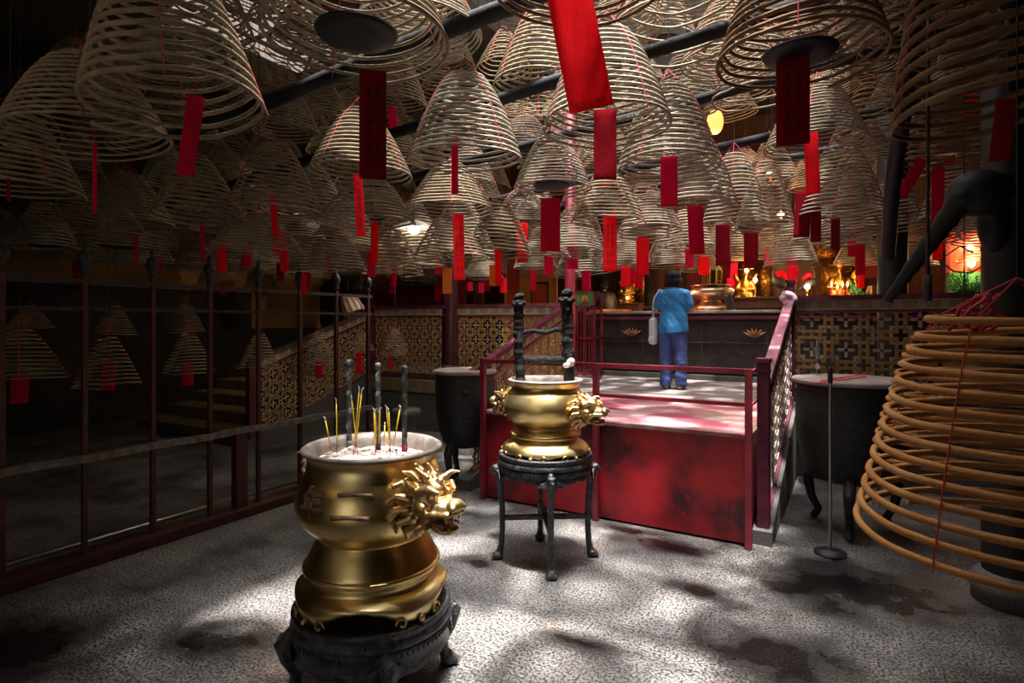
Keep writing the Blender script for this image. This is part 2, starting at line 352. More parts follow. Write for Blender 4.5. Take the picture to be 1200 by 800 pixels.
# ceiling: soot black boards around a long roof opening, with rafters
OX0, OX1, OY0, OY1 = -2.75, .05, 1.2, 8.6
b = new_bm()
LX0, LX1, LY0, LY1 = -7.5, -5.8, 3.9, 6.0     # a second, smaller opening on the left
for (x0, x1, y0, y1) in ((XL, LX0, Y0, Y1), (LX0, LX1, Y0, LY0), (LX0, LX1, LY1, Y1), (LX1, OX0 - 1.35, Y0, Y1), (OX0 - 1.35, OX0, Y0, 4.7), (OX0 - 1.35, OX0, OY1, Y1), (OX1, XR, Y0, Y1), (OX0, OX1, Y0, OY0), (OX0, OX1, OY1, Y1)):
    box(b, x0, x1, y0, y1, ZC, ZC + .15)
struct('ceiling', b, wall_dark)
fr = bpy.data.materials.new('frosted_skylight'); fr.use_nodes = True; fn_ = fr.node_tree; tb_ = fn_.nodes.new('ShaderNodeBsdfTranslucent'); tb_.inputs[0].default_value = (.34, .31, .29, 1)
fn_.links.new(tb_.outputs[0], [q for q in fn_.nodes if q.type == 'OUTPUT_MATERIAL'][0].inputs[0])
b = new_bm(); box(b, LX0, LX1, LY0, LY1, ZC + .05, ZC + .06); struct('window_1', b, fr)
b = new_bm()
for q in range(1, 4): x = LX0 + (LX1 - LX0)*q/4; box(b, x - .02, x + .02, LY0, LY1, ZC, ZC + .05)
box(b, LX0, LX1, (LY0 + LY1)/2 - .02, (LY0 + LY1)/2 + .02, ZC + .001, ZC + .05); struct('trim_31', b, black_wood)
for i in range(3):
    b = new_bm(); x = OX0 + .9 + i * 1.25; box(b, x - .05, x + .05, OY0, OY1, ZC - .02, ZC + .16, bev=.01)
    struct('trim_%d' % (4 + i), b, black_wood)
for i in range(5):
    b = new_bm(); y = OY0 + 1.3 + i * 1.45; box(b, OX0, OX1, y - .04, y + .04, ZC + .02, ZC + .12, bev=.01)
    struct('trim_%d' % (11 + i), b, black_wood)

# =================================================================== roof poles the coils hang from
POLES = [(600, 5, 3.0, -760, .048), (600, 112, 4.25, -760, .045), (600, 176, 5.6, -760, .045), (600, 230, 7.4, -760, .05), (600, 255, 8.7, -760, .05), (600, 272, 9.9, -760, .05)]
pdir = (FW + RT * (-1360/670) + Vector((0, 0, -(545-378)/670))).normalized() * -1    # rises to the right
pl = ['sooty roof pole nearest the viewer, running behind the tray coil', 'second roof pole back, passing behind the bright red slip', 'third roof pole back, crossing behind the big brown coil',
      'fourth roof pole back, ending at the slanted post', 'fifth roof pole back, above the distant coils', 'farthest roof pole, low above the altar coils']
for (px, py, d, _, r), lb in zip(POLES, pl):
    c = P(px, py, d); b = new_bm()
    n = 30; pts = []
    lo = -4.2 if d > 4 else -3.0; hi = 4.6
    k0 = (XL + .3 - c.x) / pdir.x; k1 = (3.9 - c.x) / pdir.x
    lo = max(lo, k0); hi = min(hi, k1)
    for i in range(n + 1):
        t = lo + (hi - lo) * i / n; q = c + pdir * t
        q.z += .006 * math.sin(i * .9); pts.append(q)
    tube(b, pts, [r * (1 + (.06 if i % 5 == 0 else 0)) for i in range(n + 1)], 12)
    o = link('roof_pole', b, bamboo, None, True); tag(o, lb, 'pole', 'poles under the roof', )
# slanted post at right, the thin rod beside it, the dark pillar and its bracket
b = new_bm(); tube(b, [P(1082, -60, 3.2), P(1060, 120, 3.6), P(1046, 215, 4.0), P(1040, 300, 4.3)], [.052, .052, .05, .05], 12)
o = link('slanted_post', b, soot_black, None, True); tag(o, 'dark slanted wooden post crossing the roof poles at upper right', 'post')
b = new_bm(); tube(b, [P(1088, -40, 2.4), P(1087, 330, 2.4)], .007, 8); tube(b, [P(1087, 322, 2.4), P(1087, 352, 2.4)], .016, 8)
o = link('hanging_rod', b, black_iron, None, True); tag(o, 'thin black iron rod hanging in front of the red slips at right', 'rod')

# =================================================================== columns
def column(px, y, r, top, label, m):
    c = PYp(px, 400, y); t = thing('wooden_column', label, 'column', (c.x, y, PLAT_Z if y > HALL_Y else 0), group=None)
    h = top - (PLAT_Z if y > HALL_Y else 0)
    b = new_bm(); lathe(b, [(r, .18), (r, h)], 32, cap1=True); link('shaft', b, m, t, True)
    b = new_bm(); lathe(b, [(r*1.35, 0), (r*1.35, .06), (r*1.5, .10), (r*1.3, .16), (r*1.05, .19)], 32, cap0=True, cap1=True); link('base_stone', b, stone, t, True)
column(529, 7.35, .115, ZC, 'plum brown column between the two lattice balustrades on the left', maroon_paint)
column(1046, 7.9, .15, ZC, 'black column right of the altar figures and framed plaque', soot_black)
column(1186, 4.6, .15, ZC, 'broad black column at the right edge beyond the foreground coil', soot_black)
column(668, 7.42, .075, ZC, 'slim red column at the top of the left step rail', red_paint)
# bracket pole at right: thick dark pole with rounded head and rings
t = thing('carved_staff', 'thick black ringed pole slanting across the right-hand lamps, knob at top', 'pole', P(1045, 345, 3.0))
base = t.location.copy()
b = new_bm(); A = P(1040, 352, 3.0) - base; B = P(1128, 232, 2.7) - base
n = 26; pts = [A.lerp(B, i/n) for i in range(n+1)]
tube(b, pts, [(.022 + .030 * i/n) * (1.12 if i % 3 == 0 else 1) for i in range(n+1)], 14); link('shaft', b, soot_black, t, True)
b = new_bm(); ell(b, P(1146, 226, 2.7) - base, (.13, .10, .11)); ell(b, P(1165, 260, 2.75) - base, (.07, .07, .15)); cap(b, P(1128, 232, 2.7) - base, P(1186, 215, 2.8) - base, .06, .07)
organic('knob', b, soot_black, t, .012)
b = new_bm()
tube(b, [P(1108, 300, 2.9) - base, P(1125, 288, 2.9) - base, P(1140, 296, 2.9) - base], .004, 6)
tube(b, [P(1100, 305, 2.9) - base, P(1118, 318, 2.9) - base, P(1138, 320, 2.9) - base, P(1150, 312, 2.9) - base], .004, 6)
link('wire_hook', b, black_iron, t, True)

# =================================================================== lattice balustrades
def fret(bg_, bw, x0, x1, z0, z1, p=.185, slope=0.0, place=None, dense=1.0):
    """interlocking square rings: ochre in front, cream half a step behind; clipped to the panel"""
    def seg(bm, xa, xb, za, zb, y0, y1):
        xa = max(xa, x0); xb = min(xb, x1); za = max(za, z0); zb = min(zb, z1)
        if xb - xa < .004 or zb - za < .004: return
        vs = []
        for x in (xa, xb):
            for y in (y0, y1):
                for z in (za, zb): vs.append(place(x, y, z + slope * (x - x0)))
        v = [bm.verts.new(q) for q in vs]
        for f in ((0, 1, 3, 2), (4, 6, 7, 5), (0, 4, 5, 1), (2, 3, 7, 6), (0, 2, 6, 4), (1, 5, 7, 3)): bm.faces.new([v[i] for i in f])
    w = .021 if p < .3 else .031
    def ring(bm, cx, cz, s, y0, y1):
        seg(bm, cx - s, cx + s, cz - s, cz - s + w, y0, y1); seg(bm, cx - s, cx + s, cz + s - w, cz + s, y0, y1)
        seg(bm, cx - s, cx - s + w, cz - s + w, cz + s - w, y0, y1); seg(bm, cx + s - w, cx + s, cz - s + w, cz + s - w, y0, y1)
    nx = int((x1 - x0) / p) + 2; nz = int((z1 - z0) / p) + 2
    for i in range(nx):
        for j in range(nz):
            cx = x0 + (i + .5) * p; cz = z0 + (j + .5) * p
            ring(bg_, cx, cz, p * .44, -.012, .006)
            ring(bw, cx - p/2, cz - p/2, p * .30, -.002, .014)
            seg(bg_, cx - p*.56, cx - p*.44, cz - w/2, cz + w/2, -.010, .006); seg(bg_, cx - w/2, cx + w/2, cz - p*.56, cz - p*.44, -.010, .006)
            seg(bw, cx - p*.25, cx + p*.25, cz - w/2, cz + w/2, .002, .012); seg(bw, cx - w/2, cx + w/2, cz - p*.25, cz + p*.25, .002, .012)
def balustrade(label, a, b_, z0, z1, slope_h=0.0, hmat=purple_paint, posts=True, group=None, post_top=.12, ends=(True, True), facing=1, p=.215, swap=False):
    """a -> b_ in plan; z0,z1 panel bottom/top at a, slope_h rise from a to b_"""
    a = Vector((a[0], a[1], 0)); b_ = Vector((b_[0], b_[1], 0)); L_ = (b_ - a).length; dx = (b_ - a) / L_; nrm = Vector((dx.y, -dx.x, 0)) * facing
    t = thing('lattice_balustrade', label, 'balustrade', (a.x, a.y, z0), group=group)
    sl = slope_h / L_
    def place(x, y, z): return dx * x - nrm * y + Vector((0, 0, z - z0))
    g = new_bm(); w = new_bm(); fz = .16
    fret(g, w, .04, L_ - .04, z0 + .05, z1 - fz, p, sl, place)
    link('lattice', g, lat_white if swap else lat_gold, t); link('inner_lattice', w, lat_white, t)
    def sbox(bm, xa, xb, ya, yb, za, zb):
        vs = [place(x, y, z + sl * x) for x in (xa, xb) for y in (ya, yb) for z in (za, zb)]
        v = [bm.verts.new(q) for q in vs]
        for f in ((0, 1, 3, 2), (4, 6, 7, 5), (0, 4, 5, 1), (2, 3, 7, 6), (0, 2, 6, 4), (1, 5, 7, 3)): bm.faces.new([v[i] for i in f])
    k = new_bm(); sbox(k, 0, L_, -.045, .045, z1 - .055, z1); link('handrail', k, hmat, t)
    k = new_bm(); sbox(k, 0, L_, -.03, .03, z1 - fz - .03, z1 - fz); link('cross_rail', k, purple_paint, t)
    k = new_bm(); sbox(k, 0, L_, -.035, .035, z0, z0 + .05); link('bottom_rail', k, purple_paint, t)
    k = new_bm(); sbox(k, .03, L_ - .03, -.008, .008, z1 - fz, z1 - .055); s = .052; m0 = z1 - fz + .025; x = .08; w_ = .009
    while x + 2 * s + .05 < L_:
        for q in (0, s + .012):
            xx = x + q
            sbox(k, xx, xx + s, -.013, -.006, m0, m0 + w_); sbox(k, xx, xx + s, -.013, -.006, m0 + s, m0 + s + w_)
            sbox(k, xx, xx + w_, -.013, -.006, m0 + w_, m0 + s); sbox(k, xx + s - w_, xx + s, -.013, -.006, m0 + s*.45, m0 + s)
            sbox(k, xx + s*.4, xx + s - w_, -.013, -.006, m0 + s*.42, m0 + s*.42 + w_)
        x += 2 * s + .09
    for i_, f_ in enumerate(k.faces): f_.material_index = 0 if i_ < 6 else 1
    link('frieze', k, [cream, key_dark], t)
    for i, on in enumerate(ends):
        if not on: continue
        x = 0 if i == 0 else L_
        k = new_bm(); c = place(x, 0, z0 + sl * x)
        h = z1 - z0 + post_top
        box(k, c.x - .045, c.x + .045, c.y - .045, c.y + .045, c.z - .05, c.z + h, bev=.008)
        box(k, c.x - .055, c.x + .055, c.y - .055, c.y + .055, c.z + h, c.z + h + .045, bev=.012)
        box(k, c.x - .052, c.x + .052, c.y - .052, c.y + .052, c.z + h - .07, c.z + h - .05, bev=.004)
        link('newel_post', k, purple_paint, t)
    return t
balustrade('upright lattice balustrade right of the red platform, below the altar figures', (-.60, HALL_Y), (2.6, HALL_Y), PLAT_Z + .02, 2.02, ends=(False, True), post_top=.02, p=.33)
balustrade('lattice balustrade behind the charred posts, right of the plum brown column', (-5.30, HALL_Y), (-3.45, HALL_Y), PLAT_Z + .02, 2.00, ends=(False, False))
balustrade('long lattice balustrade in the background left of the plum brown column', (-7.05, HALL_Y), (-5.55, HALL_Y), PLAT_Z - .02, 2.00, ends=(False, False))
balustrade('scuffed plum step rail with lattice descending on the right of the platform', (-.60, 4.86), (-.60, HALL_Y - .05), 0.10, 1.26, slope_h=.76, hmat=rail_plum, facing=-1, post_top=.14, swap=True)
balustrade('sloping step rail with fret band on the left behind the charred posts', (-3.42, 4.9), (-3.42, HALL_Y - .05), 0.10, 1.22, slope_h=.74, facing=1, post_top=.04, ends=(False, True))
balustrade('dim step rail with shiny top descending beyond the yard fence', (-7.1, 4.9), (-7.1, HALL_Y - .02), 0.08, 1.20, slope_h=.76, facing=1, post_top=.02, hmat=mat('polished_dark_rail', (.10, .07, .06), .2))
# stone curbs under the sloping rails
def curb(x, lab):
    k = new_bm(); y0, y1 = 4.78, HALL_Y - .03
    vs = [(x-.07, y0, 0), (x+.07, y0, 0), (x+.07, y1, 0), (x-.07, y1, 0), (x-.07, y0, .11), (x+.07, y0, .11), (x+.07, y1, .86), (x-.07, y1, .86)]
    v = [k.verts.new(q) for q in vs]
    for f in ((0, 3, 2, 1), (4, 5, 6, 7), (0, 1, 5, 4), (1, 2, 6, 5), (2, 3, 7, 6), (3, 0, 4, 7)): k.faces.new([v[i] for i in f])
    return k
for i, x in enumerate((-.60, -3.42, -7.1)):
    struct('trim_%d' % (20 + i), curb(x, ''), stone)
# assumed entrance door frame, unseen behind the viewer, added around the fill light
b = new_bm(); box(b, -2.15, -2.05, Y0, Y0 + .12, 0, 2.5); box(b, -.55, -.45, Y0, Y0 + .12, 0, 2.5); box(b, -2.15, -.45, Y0, Y0 + .12, 2.4, 2.5); struct('trim_30', b, red_paint)
# cloth knotted over the head of the right step rail
b = new_bm(); q = PYp(925, 346, 7.12)
ell(b, q + Vector((0, -.05, 0)), (.085, .06, .045), (0, .4, .2)); ell(b, q + Vector((-.05, -.06, -.03)), (.05, .05, .04)); ell(b, q + Vector((.05, -.05, -.05)), (.04, .05, .06)); ell(b, q + Vector((-.01, -.06, -.085)), (.05, .045, .05))
o = organic('knotted_cloth', b, mat('pale_rag', (.62, .52, .56), .9, bump=.6, bscale=30), None, .01); tag(o, 'pale cloth knotted over the top of the plum step rail', 'cloth')

# left steps beyond the fence
t = thing('stone_steps', 'dim stone steps beyond the yard fence, rising left of the step rail', 'steps', (-8.4, 4.9, 0))
for i in range(5):
    k = new_bm(); box(k, -1.7, 1.22, i*.46, 2.3, i*.172, (i+1)*.172 - (.004 if i == 4 else 0), bev=.012); link('step', k, stone_band, t)
# orange clay jar beside the rail, standing on the steps
c = P(320, 412, 8.3)
t = thing('clay_jar', 'squat orange clay jar with pale rim standing beyond the yard fence', 'jar', (-7.55, 5.95, .516))
k = new_bm(); lathe(k, [(.14, 0), (.17, .04), (.19, .3), (.20, .62), (.21, .66), (.19, .66), (.18, .60)], 28, cap0=True); link('body', k, clay, t, True)
k = new_bm(); lathe(k, [(.185, .64), (.225, .65), (.225, .69), (.185, .70)], 28, cap1=True); link('rim', k, lat_white, t, True)

# =================================================================== red platform with rails
PX0, PX1, PY0, PY1 = -3.12, -.68, 4.70, 6.49
t = thing('red_platform', 'boxy red painted wooden platform with worn pink top and railing', 'platform', (PX0, PY0, 0))
k = new_bm(); box(k, 0, PX1 - PX0, 0, .03, .02, PLAT_Z - .03); 
link('front_panel', k, front_red, t)
k = new_bm(); box(k, 0, .03, .03, PY1 - PY0, .02, PLAT_Z - .03); box(k, PX1 - PX0 - .03, PX1 - PX0, .03, PY1 - PY0, .02, PLAT_Z - .03); link('side_panel', k, front_red, t)
k = new_bm(); box(k, -.01, PX1 - PX0 + .01, -.02, PY1 - PY0, PLAT_Z - .03, PLAT_Z, bev=.004); link('deck', k, top_pink, t)
k = new_bm(); box(k, 0, PX1-PX0, PY1-PY0-.03, PY1-PY0, 0.02, PLAT_Z-.03); link('back_board', k, front_red, t)
def rpost(x, y, z0, z1):
    k = new_bm(); box(k, x-.025, x+.025, y-.025, y+.025, z0, z1, bev=.005); link('rail_post', k, red_paint, t)
rp = []
W_ = PX1 - PX0
for x in (0.02, 1.20, W_ - .0): rpost(x, -.05, 0, 1.37)
k = new_bm(); box(k, 0, W_, -.07, -.03, 1.33, 1.37, bev=.004); link('top_rail', k, red_paint, t)
k = new_bm(); box(k, 1.2, W_, -.065, -.035, 1.08, 1.11, bev=.004); link('middle_rail', k, red_paint, t)
k = new_bm(); bar(k, (W_ + .02, -.05, 1.10), (W_ + .02, .22, 1.10), .02, .02); bar(k, (W_+.02, -.05, 1.35), (W_ + .02, .22, 1.35), .02, .02); link('side_rail', k, red_paint, t)

# =================================================================== yard fence on the left
FX = -4.68
t = thing('yard_fence', 'old maroon iron fence with lotus bud finials along the left of the yard', 'fence', (FX, 2.3, 0))
Y_ = lambda y: y - 2.3
k = new_bm(); box(k, -.09, .09, Y_(-1.6), Y_(4.85), 0, .085, bev=.012); link('sill', k, rail_post, t)
k = new_bm(); pts = []
n = 40
for i in range(n+1):
    y = -1.6 + 6.3*i/n; pts.append(Vector((.03 + .004*math.sin(i*2.1), Y_(y), .765 + .006*math.sin(i*1.3))))
for a_, c_ in zip(pts, pts[1:]): bar(k, a_, c_, .055, .05)
link('hand_rail', k, rust, t)
k = new_bm(); box(k, -.012, .012, Y_(-1.6), Y_(4.75), 1.805, 1.83); link('cross_bar', k, black_iron, t)
k = new_bm(); box(k, -.012, .012, Y_(-1.6), Y_(4.75), 2.0, 2.03); link('cross_bar', k, black_iron, t)
fprof = [(.016, 2.06), (.04, 2.08), (.018, 2.10), (.035, 2.13), (.048, 2.17), (.035, 2.21), (.012, 2.24), (.022, 2.26), (.004, 2.30)]
yy = -1.29
while yy < 4.8:
    k = new_bm(); box(k, -.017, .017, Y_(yy) - .017, Y_(yy) + .017, .08, 2.06, bev=.003); p_ = link('fence_post', k, rail_post, t)
    if yy > 1.2:
        k = new_bm(); lathe(k, fprof, 12, (0, Y_(yy), 0), cap1=True); link('finial', k, black_iron, p_, True)
    yy += .46
yc = PXp(280, 500, FX).y
for y in (yc, yc - 2.6):
    k = new_bm(); box(k, -.03, .05, Y_(y) - .055, Y_(y) + .055, .08, .745, bev=.006); link('stout_post', k, red_paint if False else rail_post, t)
# thin metal pipe along the foot of the fence, yard beyond
b = new_bm(); tube(b, [(FX - .35, -1.2, .05), (FX - .33, 2, .05), (FX - .36, 4.6, .05)], .02, 8)
o = link('floor_pipe', b, steel, None, True); tag(o, 'thin metal pipe lying on the ground behind the fence foot', 'pipe')
# little grey stone pedestal beyond the first urn
t = thing('stone_pedestal', 'small grey round stone pedestal behind the incense sticks', 'pedestal', (*P(476, 500, 7.6).xy, 0))
k = new_bm(); lathe(k, [(.16, 0), (.16, .1), (.13, .14), (.13, .44), (.15, .47)], 24, cap0=True); link('shaft', k, stone, t, True)
k = new_bm(); lathe(k, [(.15, .47), (.19, .49), (.19, .56), (.17, .58)], 24, cap1=True); link('cap_stone', k, stone, t, True)

# =================================================================== brass urns
def interp(prof, z):
    """radius of a profile at height z (profile sorted bottom to top)"""
    for (r0, z0), (r1, z1) in zip(prof, prof[1:]):
        if z0 <= z <= z1 and z1 > z0: return r0 + (r1-r0)*(z-z0)/(z1-z0)
    return prof[-1][0]
def smooth_prof(pts, sub=6):
    out = []
    n = len(pts)
    for i in range(n-1):
        p0 = pts[max(i-1, 0)]; p1 = pts[i]; p2 = pts[i+1]; p3 = pts[min(i+2, n-1)]
        for s in range(sub):
            t = s/sub
            out.append(tuple(.5*((2*p1[k]) + (-p0[k]+p2[k])*t + (2*p0[k]-5*p1[k]+4*p2[k]-p3[k])*t*t + (-p0[k]+3*p1[k]-3*p2[k]+p3[k])*t**3) for k in range(2)))
    out.append(pts[-1]); return out
def lion_head(parent, loc, az, s, m, tilt=0.0):
    """foo-lion handle, local +X looks outward"""
    h = organic_lion(parent, loc, az, s, m, tilt); return h
def organic_lion(parent, loc, az, s, m, tilt):
    b = new_bm()
    ell(b, (.010, 0, .012), (.086, .080, .080)); ell(b, (.045, 0, .070), (.050, .040, .030), (0, .3, 0))      # skull, forehead
    ell(b, (.098, 0, .006), (.066, .056, .032)); ell(b, (.155, 0, .020), (.026, .036, .024))                  # muzzle, nose
    ell(b, (.145, 0, -.008), (.026, .040, .014))                                                             # upper lip front
    for sg in (-1, 1):
        ell(b, (.168, sg*.026, .014), (.015, .014, .013)); ell(b, (.080, sg*.046, .042), (.021, .018, .020))  # nostril, eye
        cap(b, (.020, sg*.066, .052), (.070, sg*.058, .074), .017, .015); cap(b, (.070, sg*.058, .074), (.108, sg*.040, .062), .015, .008)   # brow
        cap(b, (.150, sg*.036, -.012), (.095, sg*.058, -.014), .012, .014); cap(b, (.095, sg*.058, -.014), (.048, sg*.066, -.040), .014, .017)   # curling lip
        cap(b, (.048, sg*.066, -.040), (.062, sg*.058, -.072), .017, .013)
        ell(b, (.035, sg*.068, -.002), (.034, .020, .026))                                                   # cheek
        cap(b, (-.010, sg*.070, .066), (.012, sg*.112, .098), .022, .010); cap(b, (.012, sg*.112, .098), (.045, sg*.128, .100), .010, .004)   # leaf ear
        cap(b, (.020, sg*.020, .098), (-.030, sg*.034, .130), .016, .006)                                     # horn
        cap(b, (.138, sg*.034, -.020), (.140, sg*.032, -.046), .007, .003)
        for k in range(4): ell(b, (.080 + .016*k, sg*.040, -.058), (.0065, .006, .009))
    ell(b, (.090, 0, -.078), (.066, .046, .016), (0, .10, 0)); ell(b, (.142, 0, -.070), (.018, .028, .016)); ell(b, (.080, 0, -.060), (.050, .024, .010))
    for k in range(4): ell(b, (.07 - .035*k, 0, .094 + .006*k), (.016, .014, .015))
    n = 14                                                       # flat flowing mane locks that hug the bowl
    for k in range(n):
        a = 2*PI*k/n + .1; ca, sa = math.cos(a), math.sin(a)
        cap(b, (-.012, .082*ca, .082*sa - .004), (-.052, .118*ca, .118*sa - .006), .021, .015)
        a2 = a + .20; cap(b, (-.052, .118*ca, .118*sa - .006), (-.062, .140*math.cos(a2), .140*math.sin(a2) - .006), .015, .010)
    lathe_m = Matrix.Rotation(PI/2, 4, 'Y')
    bb = bmesh.new(); lathe(bb, [(.07, -.10), (.10, -.08), (.085, -.02), (.06, .02)], 20, cap0=True, cap1=True)
    bb.transform(lathe_m); me = bpy.data.meshes.new('t'); bb.to_mesh(me); b.from_mesh(me); bb.free(); bpy.data.meshes.remove(me)
    b.transform(Matrix.Diagonal((s, s, s, 1)))
    o = organic('lion_head_handle', b, m, parent, .0042*s, 2, loc, (0, tilt, az))
    # curled mane relief ridges
    k = new_bm()
    for j in range(9):
        a = 2*PI*j/9 + .2
        pts = [Vector((-.040, .112*math.cos(a) + (.017 - .002*q)*math.cos(q*.95), .112*math.sin(a) + (.017 - .002*q)*math.sin(q*.95))) * s for q in range(7)]
        tube(k, pts, [.0055*s*(1-.1*q) for q in range(7)], 6)
    link('mane_curl', k, m, o, True)
    return o
def urn(label, loc, prof, rim_r, foot_fn, heads, tiltz=0, group='brass incense urns in the yard', glyph_az=None, zash=None):
    t = thing('incense_urn', label, 'urn', loc, tiltz, group)
    pr = smooth_prof(prof, 5)
    b = new_bm(); lathe(b, pr, 96, fn=foot_fn)
    # inner wall
    zt = prof[-1][1]; inner = [(rim_r - .002, zt), (rim_r - .02, zt + .006), (rim_r - .035, zt - .01), (rim_r - .05, zt - .06), (rim_r - .05, zt - .12)]
    body = link('bowl', b, brass, t, True)
    b = new_bm(); lathe(b, [(rim_r - .012, zt - .012), (rim_r + .004, zt - .006), (rim_r + .006, zt + .006), (rim_r - .006, zt + .014), (rim_r - .028, zt + .006), (rim_r - .038, zt - .03), (rim_r - .045, zt - .10)], 96); link('rim', b, rim_metal, t, True)
    b = new_bm(); n = 44; R_ = rim_r - .040
    ring0 = [b.verts.new((0, 0, zash + .015))]; rings = []
    for i in range(1, 16):
        rr = R_ * i/15
        rings.append([b.verts.new((rr*math.cos(2*PI*k/n), rr*math.sin(2*PI*k/n), zash + .022*noise.noise(Vector((rr*math.cos(2*PI*k/n)*14, rr*math.sin(2*PI*k/n)*14, 3))) + .012*(1-i/15))) for k in range(n)])
    for k in range(n): b.faces.new((ring0[0], rings[0][k], rings[0][(k+1) % n]))
    for A, B in zip(rings, rings[1:]):
        for k in range(n): b.faces.new((A[k], B[k], B[(k+1) % n], A[(k+1) % n]))
    for k in range(60):
        a = random.random()*6.28; rr = R_*.9*math.sqrt(random.random()); s = random.uniform(.004, .012)
        ell(b, (rr*math.cos(a), rr*math.sin(a), zash + .012 + s*.3), (s*random.uniform(.8, 1.8), s, s*.7), (0, 0, random.random()*3), 6, 4)
    tag(link('ash_bed', b, ash, t, True))
    for (az, z, s) in heads:
        r = interp(prof, z); lion_head(t, ((r + .055*s) * math.cos(az), (r + .055*s) * math.sin(az), z), az, s, brass_old)
    return t, pr
# --- large near urn
U1 = Vector(P(437, 600, 2.74)); U1.z = 0
S1Z = .40
prof1 = [(.300, .0), (.335, .012), (.350, .045), (.348, .075), (.325, .105), (.292, .125), (.285, .150), (.292, .158), (.292, .168), (.300, .174), (.318, .186), (.318, .200), (.308, .206),
         (.300, .225), (.276, .275), (.256, .315), (.253, .332), (.280, .358), (.325, .402), (.348, .455), (.350, .505), (.336, .565), (.314, .615), (.300, .660), (.302, .692), (.322, .725)]
def foot1(j, a, r, z):
    if z < .13:
        k = abs(math.sin(2*a + .35)); lift = .08 * max(0, k - .40) / .60 + .006*abs(math.sin(12*a))
        z2 = z + lift * (1 - z/.13)
        return r, z2
    return r, z
urn1, pr1 = urn('large brass urn in front with three thick and many thin incense sticks', (U1.x, U1.y, S1Z), prof1, .322, foot1,
           [(YAW - .72, .545, 1.12), (PI - .72 + YAW, .545, 1.12)], 0, zash=.665)
# curls and bosses of the cut-out foot
def scrolls(t, R, z, az0, s, m=brass_old, n=4):
    for q in range(n):
        a0 = az0 + q * 2*PI/n
        for sg in (-1, 1):
            b = new_bm(); pts = []
            for i in range(16):
                th = i*.42; rr = .030*s*(1 - i/18)
                aa = a0 + sg*(.27 + (rr*math.cos(th))/R); pts.append(Vector((R*math.cos(aa)*1.01, R*math.sin(aa)*1.01, z + .030*s + rr*math.sin(th))))
            tube(b, pts, .0055*s, 6); link('scroll', b, m, t, True)
        b = new_bm(); aa = a0; ell(b, ((R+.004)*math.cos(aa), (R+.004)*math.sin(aa), z + .028*s), .016*s); link('boss', b, m, t, True)
scrolls(urn1, .352, 0.0, 0 - .175, 1.0)
# raised characters on the belly
def glyph(t, txt, az, zc, size, prof, depth=.008, cut=None):
    cu = bpy.data.curves.new('glyph', 'FONT'); cu.body = txt; cu.size = size; cu.extrude = depth; cu.bevel_depth = size*.012; cu.align_x = 'CENTER'; cu.align_y = 'CENTER'; cu.resolution_u = 2; cu.offset = size*.015
    tmp = bpy.data.objects.new('glyph_tmp', cu); COL.objects.link(tmp)
    me = bake(tmp); bpy.data.objects.remove(tmp); bpy.data.curves.remove(cu)
    bm_ = bmesh.new(); bm_.from_mesh(me); bpy.data.meshes.remove(me)
    bmesh.ops.triangulate(bm_, faces=bm_.faces)
    for v in bm_.verts:
        z = zc + v.co.y; r = interp(prof, z) + v.co.z; a = az + v.co.x / interp(prof, zc)
        v.co = Vector((r*math.cos(a), r*math.sin(a), z))
    o = link('raised_character', bm_, glyph_m, t); return o
def raised_bar(t, az, z, w, h, prof):
    b = new_bm(); n = 10
    pts = []
    for i in range(n+1):
        x = (i/n - .5)*w; r = interp(prof, z) + .005; a = az + x/r
        pts.append(Vector((r*math.cos(a), r*math.sin(a), z + .004*math.sin(i/n*PI*1.2))))
    tube(b, pts, [h*(.8 + .35*abs(i/n*2-1)) for i in range(n+1)], 8); link('raised_stroke', b, glyph_m, t, True)
azc = math.atan2(-U1.y, -U1.x)     # azimuth that faces the viewer
glyph(urn1, '年', azc - .84, .535, .135, pr1)
raised_bar(urn1, azc - .22, .590, .150, .009, pr1); raised_bar(urn1, azc - .27, .500, .165, .010, pr1)
# --- smaller urn on the tall stand
U2 = Vector((*P(639, 500, 4.19).xy, 0)); S2Z = .775
prof2 = [(.290, .0), (.310, .010), (.318, .035), (.300, .065), (.262, .090), (.236, .103), (.232, .112), (.242, .118), (.256, .128), (.258, .146), (.248, .155), (.215, .172), (.205, .186), (.208, .198),
         (.240, .225), (.278, .270), (.296, .325), (.294, .370), (.274, .420), (.250, .460), (.246, .490), (.268, .525)]
def foot2(j, a, r, z):
    if z < .04:
        k = abs(math.sin(3*a + .3)); return r, z + .022*(k**2)*(1 - z/.04)
    return r, z
urn2, pr2 = urn('smaller brass urn on the tall ebony stand holding the charred posts', (U2.x, U2.y, S2Z), prof2, .268, foot2,
           [(YAW - .66, .33, .92), (PI - .66 + YAW, .33, .92)], 0, zash=.475)
scrolls(urn2, .318, -.012, YAW - .9, .85, n=6)

